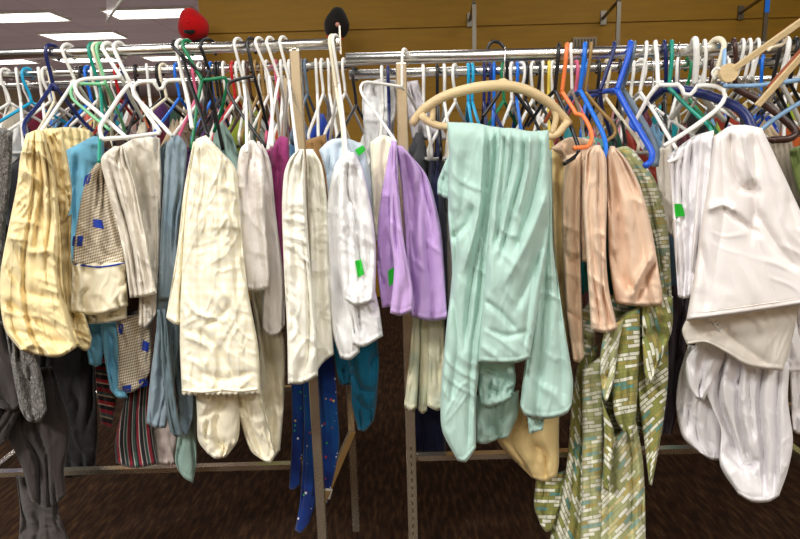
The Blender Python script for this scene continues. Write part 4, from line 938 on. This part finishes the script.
MB().tube([P(a[0], a[1], Y_-.065) for a in crom([(553,108),(556,118),(552,134)], 8)], .006, 10).build('strut', WOOD, t)
traced(BLK, 'R0', 559, (555, 90), [([(555,90),(544,102),(528,126)], -.01, .12), ([(555,90),(566,114),(578,146),(577,155),(564,164)], -.01, -.10)], 'black plastic hanger holding the tan satin trousers', .0048, ny=-.01)
traced(ORG, 'R0', 567, (562, 92), [([(562,92),(574,110),(576,114),(582,115),(588,124),(592,136),(588,146),(574,148)], -.01, -.12), ([(562,92),(553,108),(545,122)], -.01, .10)], 'bright orange plastic hanger', .0052, ny=-.01)
traced(WHT, 'R0', 571, (572, 90), [([(572,90),(580,112),(584,140)], .0, .12), ([(572,90),(560,108)], .0, .14)], 'white hanger tucked directly behind the orange one', .0040)
traced(BLU, 'R0', 585, (580, 90), [([(580,90),(592,112),(603,134),(606,148),(604,158)], -.01, -.12), ([(580,90),(572,98),(566,110)], -.01, .12)], 'bright sky-blue plastic hanger with blush trousers', .0055, ny=-.01)
traced(TAN, 'R0', 591, (585, 92), [([(585,92),(600,110),(613,124),(615,134),(605,142)], -.005, -.02), ([(585,92),(576,102)], -.005, .12)], 'olive-tan plastic hanger just right of the sky-blue one', .0045)
traced(NVY, 'R0', 614, (600, 91), [([(600,91),(602,108),(608,126),(612,140)], -.02, .06), ([(600,91),(585,93),(568,98)], -.02, .12)], 'dark navy plastic hanger with a slanting hook', .0050, ny=-.02)
traced(RBL, 'R0', 630, (617, 90), [([(617,90),(630,114),(644,138),(652,152),(651,161),(645,166)], -.03, -.12, .0062), ([(617,90),(602,92),(586,98)], -.03, .12), ([(633,116),(631,124),(636,130),(641,124)], -.055, -.075, .004, 'strap_hook')], 'royal blue thick plastic hanger, largest of the blue ones', .0068, ny=-.03)
traced(GRY, 'R0', 634, (622, 90), [([(622,90),(634,108),(648,132),(656,150),(655,166)], .0, -.06, .0075), ([(622,90),(612,94)], .0, .10)], 'blue-grey flat hanger pressed against the royal blue one', .0050)
traced(WHT, 'R0', 646, (640, 92), [([(640,92),(654,112),(668,136),(678,152),(677,158),(668,162)], -.01, -.12), ([(640,92),(628,104)], -.01, .12)], 'white plastic hanger right of the royal blue one, its arm curling at the end', .0044, ny=-.01)
traced(WHT, 'R0', 655, (658, 85), [([(658,85),(670,85),(681,85),(682,93),(689,95),(694,93),(696,86),(714,86),(723,90),(725,98),(716,110),(692,128),(664,146)], -.05, -.12), ([(658,85),(648,98),(634,124)], -.05, -.02)], 'white plastic hanger with a strap notch, tipped right in front of the navy padded hanger', .0052, ny=-.05)
traced(NVY, 'R0', 664, (666, 86), [([(666,88),(690,91),(716,98),(738,108),(748,118),(753,132)], -.01, -.10, .0095), ([(666,88),(652,98),(640,114)], -.01, .10, .008)], 'navy padded hanger carrying the large white skirt', .0046)
traced(TEA, 'R0', 671, (669, 88), [([(669,88),(688,107),(706,123),(711,130),(711,139)], -.02, -.10), ([(669,88),(655,99),(640,114)], -.02, .12)], 'green plastic hanger on the right rack under the notched white one', .0050, ny=-.02)
traced(SLV, 'R0', 679, (679, 82), [([(679,82),(690,96),(712,116)], .0, .10), ([(679,82),(668,96),(650,112)], .0, .14)], 'thin wire hanger right of the green one', .0016, big=.4)
traced(WHT, 'R0', 694, (695, 84), [([(695,84),(705,100),(724,120)], .0, .12), ([(695,84),(686,98),(672,118)], .0, .16)], 'thick white hanger above the notch of the tipped white one', .0075, big=1.6)
traced(WHT, 'R0', 704, (704, 84), [([(704,84),(716,98),(736,118)], .0, .14), ([(704,84),(697,98),(684,122)], .0, .18)], 'white hanger left of the cream thick-hooked one', .0044)
traced(CRM, 'R0', 716, (714, 80), [([(714,80),(721,72),(728,70)], -.02, -.06), ([(714,80),(712,88),(708,98)], -.02, .1)], 'cream hanger with a thick round hook beside the wooden clamp hanger', .0065, ny=-.02, big=1.5, dr=-1)
traced(LBL, 'R0', 722, (723, 84), [([(723,86),(740,86),(762,85),(784,82),(812,78)], -.06, -.10), ([(812,96),(788,110),(768,124),(757,134)], -.10, -.06, .0046, 'trouser_bar')], 'pale blue plastic hanger reaching to the right edge', .0052, ny=-.06)
traced(BRN, 'R0', 733, (735, 86), [([(735,88),(754,98),(775,112),(792,127),(796,134),(788,139),(772,140)], .0, -.06, .0075), ([(772,140),(760,139),(754,138)], -.06, -.06, .005, 'trouser_bar')], 'dark brown hanger under the pale blue one at the right', .0055)
for k, (hx, nk, lab) in enumerate(((742, (737, 76), 'white plastic hanger first of the trio right of the brown hook'), (749, (745, 77), 'white plastic hanger middle of the trio right of the brown hook'), (757, (752, 78), 'white plastic hanger last of the trio right of the brown hook'))):
    traced(WHT, 'R0', hx, nk, [([nk, (nk[0]+8, nk[1]+14), (nk[0]+26, nk[1]+32)], .0, .10), ([nk, (nk[0]-10, nk[1]+14), (nk[0]-22, nk[1]+28)], .0, .16)], lab, .0040)
for hx, mt, lab in ((778, BLK, 'black hanger near the right edge, left one of two'), (786, WHT, 'thick white hanger between two black ones near the right edge'), (795, BLK, 'black hanger at the very right edge')):
    n_ = (hx-6, 82)
    traced(mt, 'R0', hx, n_, [([n_, (hx+4, 100), (hx+16, 126)], .0, .06), ([n_, (hx-16, 98), (hx-34, 114)], .0, .14)], lab, .0062 if mt is WHT else .0046)
t = thing('clothes_hanger', P(498, 60, 1.40), 'black hanger whose open hook sticks up above the right rail, over the wooden hanger', 'hanger')
MB().tube([P(a[0], a[1], 1.40) for a in crom([(488,55),(488,47),(493,41.5),(500,43),(505,50),(507,62),(507,80)], 24)], .0036, 8).build('hook', BLK, t)
MB().tube([P(a[0], a[1], 1.41) for a in crom([(507,80),(518,96),(534,118)], 12)], .004, 8).build('shoulder_arm', BLK, t)
MB().tube([P(a[0], a[1], 1.41) for a in crom([(507,80),(496,98),(482,118)], 12)], .004, 8).build('shoulder_arm', BLK, t)
# wooden clamp hangers lying over the rail at the right
t = thing('wooden_hanger', P(728, 73, 1.26), 'pale wooden clamp hanger with a round disc, slanting up to the right edge', 'hanger')
c = P(728, 73, 1.25)
MB().tube([c+np.array([0, -.006, 0]), c+np.array([0, .006, 0])], .0175, 32).build('round_end', WOOD, t, False)
def plank(a, b_, Ya, Yb, w, th, mat, parent, nm):
    A, B = P(*a, Ya), P(*b_, Yb); d = (B-A)/np.linalg.norm(B-A); n = np.cross(d, [0, 1, 0]); n /= np.linalg.norm(n); y = np.array([0, 1.0, 0])
    v = [A+n*w*s1+y*th*s2 for s1, s2 in ((-1, -1), (1, -1), (1, 1), (-1, 1))]+[B+n*w*s1+y*th*s2 for s1, s2 in ((-1, -1), (1, -1), (1, 1), (-1, 1))]
    o = MB().add(v, [[0, 1, 2, 3], [7, 6, 5, 4], [0, 4, 5, 1], [1, 5, 6, 2], [2, 6, 7, 3], [3, 7, 4, 0]]).build(nm, mat, parent, False)
    bv = o.modifiers.new('b', 'BEVEL'); bv.width = .0015; return o
plank((731,71), (825,5), 1.25, 1.16, .0062, .004, WOOD, t, 'clamp_bar')
plank((776,37), (822,4.4), 1.215, 1.168, .0030, .0055, REDW, t, 'red_edge')
MB().tube([P(a[0], a[1], 1.21) for a in crom([(785,33),(786,40),(781,45),(772,47),(768,51)], 20)], .0034, 8).build('hook', CRM, t)
MB().tube([P(a[0], a[1], 1.25) for a in crom([(715,79),(712,73),(716,68),(722,70)], 16)], .0022, 8).build('wire_loop', WHT, t)
t = thing('wooden_hanger', P(757, 106, 1.24), 'red-edged wooden hanger bar slanting out of the clothes at the right edge', 'hanger')
plank((757,106), (830,24), 1.24, 1.17, .0062, .004, WOOD, t, 'clamp_bar')
plank((768,88), (826,22), 1.232, 1.172, .0028, .0056, REDW, t, 'red_edge')

# hangers on the rear rails: one of each colour, then copies
def place(src, loc, rz, ry=0):
    r = src.copy(); COL.objects.link(r); r.location = tuple(loc); r.rotation_euler = (0, 0, rz)
    for ch in list(src.children):
        q = ch.copy(); COL.objects.link(q); q.parent = r
        for g in list(ch.children):
            z = g.copy(); COL.objects.link(z); z.parent = q
    return r
def rear_hanger(mat, rr_, loc, yaw, r=.0042, tilt=0):
    """hanger in its own plane: u along the shoulders, origin at the rail axis"""
    t = thing('clothes_hanger', (0, 0, 0), 'x', 'hanger')
    hp = []
    R = rr_+.0055
    for an in (-50, -10, 35, 80, 125, 165): q = math.radians(an); hp.append((math.cos(q)*R, 0, math.sin(q)*R))
    hp += [(-R*.95, 0, -.02), (-.004, 0, -.05), (0, 0, -.075)]
    MB().tube(crom(hp, 24), r, 8).build('hook', mat, t)
    ar = [(0, 0, -.075), (.05, 0, -.105), (.12, 0, -.145), (.185, 0, -.182), (.20, 0, -.196), (.195, 0, -.21), (.17, 0, -.215), (0, 0, -.215)]
    MB().tube(crom(ar, 26), r, 8).tube(crom([(-a, b_, c) for a, b_, c in ar], 26), r, 8).build('shoulder_frame', mat, t)
    t.location = tuple(loc); t.rotation_euler = (0, 0, math.radians(yaw))
    return t
rng = random.Random(11)
COLN = {'white': WHT, 'black': BLK, 'blue': BLU, 'cyan': CYN, 'green': GRN, 'navy': NVY, 'yellow': YEL, 'red': RED, 'cream': CRM, 'pink': PNK, 'wire': SLV, 'grey': GRY, 'brown': BRN, 'tan': TAN}
def rear_row(rail, cols, where, c_at=None):
    first = {}
    cnt = {}
    for px, col, yaw in cols: cnt[col] = cnt.get(col, 0)+1
    for px, col, yaw in cols:
        c = railp(rail, px) if isinstance(rail, str) else rail(px)
        rr_ = RAILS[rail][2] if isinstance(rail, str) else .012
        if col not in first:
            o = first[col] = rear_hanger(COLN[col], rr_, c, yaw, .0018 if col == 'wire' else .0042)
        else: o = place(first[col], c, math.radians(yaw))
        o['label'] = ('%s hanger hooked on %s' if cnt[col] > 1 else 'only %s hanger hooked on %s') % (('thin wire' if col == 'wire' else col+' plastic'), where)
        if cnt[col] > 1: o['group'] = '%s hangers on %s' % (col, where)
L1 = [(6,'white',62),(17,'white',118),(28,'cyan',60),(39,'white',118),(47,'white',70),(51,'cream',100),(76,'wire',80),(82,'black',95),(88,'blue',84),(95,'white',80),(117,'red',88),(124,'navy',92),(136,'black',100),(147,'white',112),(160,'black',70),(164,'cream',64),(177,'blue',85),(194,'pink',92),(200,'white',82),(205,'brown',96),(211,'blue',88),(216,'black',95),(220,'black',85),(224,'white',91),(233,'red',86),(238,'white',80),(244,'white',96),(249,'brown',84),(256,'tan',88),(262,'tan',95),(267,'white',85),(276,'pink',90),(281,'white',96),(290,'white',84),(302,'grey',90),(306,'grey',84),(316,'white',96),(322,'white',84),(328,'white',100),(344,'white',78)]
rear_row('L1', L1, 'the rear rail of the left rack')
R1 = [(355,'black',75),(382,'white',88),(388,'navy',90),(423,'white',92),(437,'black',88),(444,'white',90),(455,'white',66),(468,'cyan',88),(472,'cyan',92),(484,'navy',85),(489,'navy',96),(494,'blue',80),(504,'green',60),(512,'white',68),(517,'blue',84),(521,'white',112),(526,'black',92),(533,'white',62),(538,'black',96),(543,'white',70),(549,'yellow',78),(553,'white',60),(576,'pink',90),(587,'blue',70),(598,'black',85),(607,'cream',94),(620,'black',76),(632,'white',85),(641,'white',112),(652,'wire',84),(666,'black',70),(678,'white',60),(688,'green',90),(699,'white',118),(712,'brown',64),(726,'white',88),(738,'black',70),(747,'white',115),(763,'blue',55),(774,'black',80),(788,'white',60),(797,'white',100)]
rear_row('R1', R1, 'the rear rail of the right rack')

# ------------------------------------------------------------------ clothes on the rear rails and the far racks
def hung(mat, c, yaw, length, height, th, seed, drop, name='garment'):
    """garment hanging from its hanger: shoulders slope to both ends, sides fall in folds; long axis along yaw"""
    nu, nv = 40, 26
    v = []; f = []; uv = []
    a = math.radians(yaw); ux, uy = math.cos(a), math.sin(a)
    for j in range(nv+1):
        t = j/nv
        for i in range(nu):
            be = 2*math.pi*i/nu
            cu, su = math.cos(be), math.sin(be)
            lu = length/2*(.22+.78*min(1, (t/.16))**.7)*(1-.10*t+.05*math.sin(t*5+seed))
            tw = th*(.35+.65*min(1, t/.2))
            fold = 1+.35*math.sin(be*5+seed+t*1.3)*min(1, t*2)+.18*math.sin(be*9+seed*2.1-t*2)
            u = cu*lu; w = su*tw*fold+.010*math.sin(u*22+seed+t*3)
            z = -drop-t*height+.05*(1-abs(cu))*(t < .2)*(1-t/.2)*0-(abs(cu)**1.3)*.10*max(0, 1-t*2.5)+.012*math.sin(be*3+seed)*t
            v.append((c[0]+u*ux-w*uy, c[1]+u*uy+w*ux, c[2]+z)); uv.append((i/nu*length*2+seed, t*height))
    for j in range(nv):
        for i in range(nu): f.append([j*nu+i, j*nu+(i+1) % nu, (j+1)*nu+(i+1) % nu, (j+1)*nu+i][::-1])
    f.append(list(range(nu))); f.append([nv*nu+i for i in range(nu)][::-1])
    return mesh_obj(name, v, f, mat, None, True, uv)
PAL = [('rust red', (168, 62, 44)), ('black', (26, 25, 26)), ('white', (236, 234, 230)), ('royal blue', (30, 70, 176)), ('straw yellow', (220, 196, 120)), ('dark green', (30, 84, 62)), ('dusty pink', (214, 150, 158)), ('charcoal grey', (70, 70, 74)), ('bright teal', (30, 150, 158)), ('sand beige', (206, 182, 148)), ('burgundy', (110, 26, 44)), ('sky blue', (130, 180, 216)), ('navy', (28, 34, 74)), ('ivory', (240, 230, 206)), ('burnt orange', (214, 110, 50)), ('plum purple', (96, 56, 112)), ('lime green', (180, 200, 70)), ('chocolate brown', (84, 58, 42)), ('silver grey', (176, 178, 182)), ('coral', (232, 120, 104))]
def hung_row(rail, spots, where, drop=.20, length=.36):
    for k, (px, ci, yaw, h, nm) in enumerate(spots):
        cn, rgb = PAL[ci]
        c = railp(rail, px) if isinstance(rail, str) else rail(px)
        o = hung(cloth(cn.replace(' ', '_')+'_fabric', rgb, crumple=.3), c, yaw, length, h, .018, k*1.7+ci, drop, nm)
        tag(o, '%s %s hanging from %s' % (cn, nm, where), nm)
hung_row('L1', [(-12,6,80,.45,'blouse'),(8,2,95,.45,'shirt'),(34,7,84,.5,'sweater'),(58,1,88,.6,'jacket'),(84,12,92,.62,'shirt'),(108,17,84,.55,'skirt'),(134,13,95,.50,'blouse'),(150,10,84,.45,'shirt'),(168,9,90,.45,'blouse'),(196,15,85,.45,'dress'),(214,18,94,.5,'shirt'),(232,16,86,.28,'top'),(252,5,92,.5,'dress'),(274,14,86,.5,'blouse'),(296,11,92,.46,'shirt'),(318,3,86,.30,'dress')], 'the rear rail of the left rack', .13)
hung_row('R1', [(368,2,84,.22,'blouse'),(392,18,90,.30,'shirt'),(414,7,80,.30,'jacket'),(430,12,94,.55,'shirt'),(452,13,86,.45,'blouse'),(474,1,90,.5,'dress'),(496,3,84,.45,'shirt'),(520,17,92,.45,'skirt'),(544,4,86,.40,'blouse'),(566,8,92,.42,'shirt'),(590,6,84,.45,'blouse'),(612,5,90,.50,'dress'),(636,0,86,.45,'shirt'),(662,11,94,.40,'blouse'),(690,10,86,.45,'dress'),(716,16,92,.30,'top'),(744,15,86,.45,'shirt'),(772,9,92,.40,'skirt'),(800,14,88,.40,'blouse')], 'the rear rail of the right rack', .14)
def on(FR):
    a, b_ = FR
    def g(px):
        pa = (P(px, 80, a[1])[0]-a[0])/(b_[0]-a[0]); return a+(b_-a)*pa
    return g
fa, fb = on(FRA), on(FRB)
hung_row(fa, [(-22, 3, 64, 0.6, 'shirt'), (-7, 0, 100, 0.6, 'blouse'), (8, 13, 78, 0.6, 'jacket'), (23, 12, 112, 0.6, 'dress'), (38, 10, 64, 0.6, 'shirt'), (53, 11, 100, 0.6, 'blouse'), (68, 1, 78, 0.6, 'top'), (83, 19, 112, 0.6, 'shirt'), (98, 4, 64, 0.6, 'blouse'), (113, 8, 100, 0.6, 'jacket'), (128, 2, 78, 0.6, 'dress'), (143, 14, 112, 0.6, 'shirt'), (158, 15, 64, 0.6, 'blouse'), (173, 5, 100, 0.6, 'top'), (188, 9, 78, 0.6, 'shirt'), (203, 7, 112, 0.6, 'blouse'), (218, 6, 64, 0.6, 'jacket'), (233, 17, 100, 0.6, 'dress'), (248, 16, 78, 0.6, 'shirt'), (263, 18, 112, 0.6, 'blouse')], 'the rack behind the left rack', .075)
hung_row(fb, [(616, 6, 70, 0.6, 'jacket'), (632, 2, 104, 0.6, 'dress'), (648, 10, 82, 0.6, 'shirt'), (664, 8, 112, 0.6, 'blouse'), (680, 13, 70, 0.6, 'top'), (696, 1, 104, 0.6, 'shirt'), (712, 11, 82, 0.6, 'blouse'), (728, 0, 112, 0.6, 'jacket'), (744, 4, 70, 0.6, 'dress'), (760, 3, 104, 0.6, 'shirt'), (776, 18, 82, 0.6, 'blouse'), (792, 16, 112, 0.6, 'top')], 'the rack behind the right rack', .08)
rear_row(fa, [(-18,'white',60),(4,'white',110),(26,'white',64),(50,'blue',112),(74,'white',66),(94,'green',110),(114,'white',64),(136,'black',108),(160,'white',70),(184,'cream',100),(208,'black',80),(234,'white',96),(260,'white',84)], 'the rack behind the left rack')
rear_row(fb, [(624,'white',70),(650,'white',110),(674,'black',66),(698,'white',112),(724,'blue',70),(750,'white',108),(776,'white',70),(802,'black',104)], 'the rack behind the right rack')
# crumpled white and grey garments over the rear rail beside the right post
t = tag(drape('blouse', WHITE, [(364,84),(362,105),(366,150),(372,200)], [(396,80),(396,110),(392,150),(396,200)], 1.66, .06, top=[(380,79)], seed=130, wr=HEAVY), 'crumpled white blouse slung on the rear rail left of the right steel post', 'blouse')
t = tag(drape('shirt', cloth('silver_shirt', (206, 200, 204), crumple=.6), [(402,82),(406,105),(412,140)], [(418,80),(426,105),(450,140)], 1.64, .06, seed=131, wr=HEAVY), 'crumpled silver-grey shirt slung on the rear rail right of the right steel post', 'shirt')
t = tag(drape('trousers', SAGE, [(214,132),(212,150),(214,200)], [(222,120),(234,140),(248,190)], 1.50, .06, seed=132, wr=SOFT), 'sage-green trousers peeking out behind the big cream pair', 'trousers')

# ------------------------------------------------------------------ light
def area(name, loc, rot, sx, sy, e, col=(1, .985, .95)):
    l = bpy.data.lights.new(name, 'AREA'); l.shape = 'RECTANGLE'; l.size = sx; l.size_y = sy; l.energy = e; l.color = col
    o = bpy.data.objects.new(name, l); o.location = loc; o.rotation_euler = rot; COL.objects.link(o); return o
K = .86
# ceiling fixtures over and behind the shopper, and over the wall side
for x, y, e in ((-2.2, -1.3, 205), (1.9, -2.0, 105), (-.3, .1, 40), (-2.8, .8, 50), (2.6, .6, 40), (-.4, -3.2, 70)):
    area('ceiling_lamp', (x, y, ZC-.03), (0, 0, 0), 1.2, .6, e*K)
for x in (-1.0, 2.0): area('ceiling_lamp', (x, 3.4, ZC-.03), (0, 0, 0), 1.2, .6, 26*K)
for x, y in ((-4.5, 4), (-4.5, 8), (-6.5, 12), (-4, 14), (-7, 17), (-2, 9)): area('ceiling_lamp', (x, y, ZC-.04), (0, 0, 0), 1.2, .6, 62*K)
w = bpy.data.worlds.new('World'); scene.world = w; w.use_nodes = True
w.node_tree.nodes['Background'].inputs['Color'].default_value = (.9, .92, 1, 1); w.node_tree.nodes['Background'].inputs['Strength'].default_value = .1

# ------------------------------------------------------------------ camera
cd = bpy.data.cameras.new('Camera'); cam = bpy.data.objects.new('Camera', cd); COL.objects.link(cam)
cd.sensor_fit = 'HORIZONTAL'; cd.sensor_width = 36; cd.lens = 36*F/800; cd.clip_start = .05; cd.clip_end = 100
Mx = Matrix(((RT[0], UP[0], -fw[0], CAM[0]), (RT[1], UP[1], -fw[1], CAM[1]), (RT[2], UP[2], -fw[2], CAM[2]), (0, 0, 0, 1)))
cam.matrix_world = Mx
scene.camera = cam
scene.view_settings.view_transform = 'Standard'; scene.view_settings.look = 'None'
scene.view_settings.exposure = 0.0; scene.view_settings.gamma = 1.0; scene.view_settings.use_curve_mapping = False
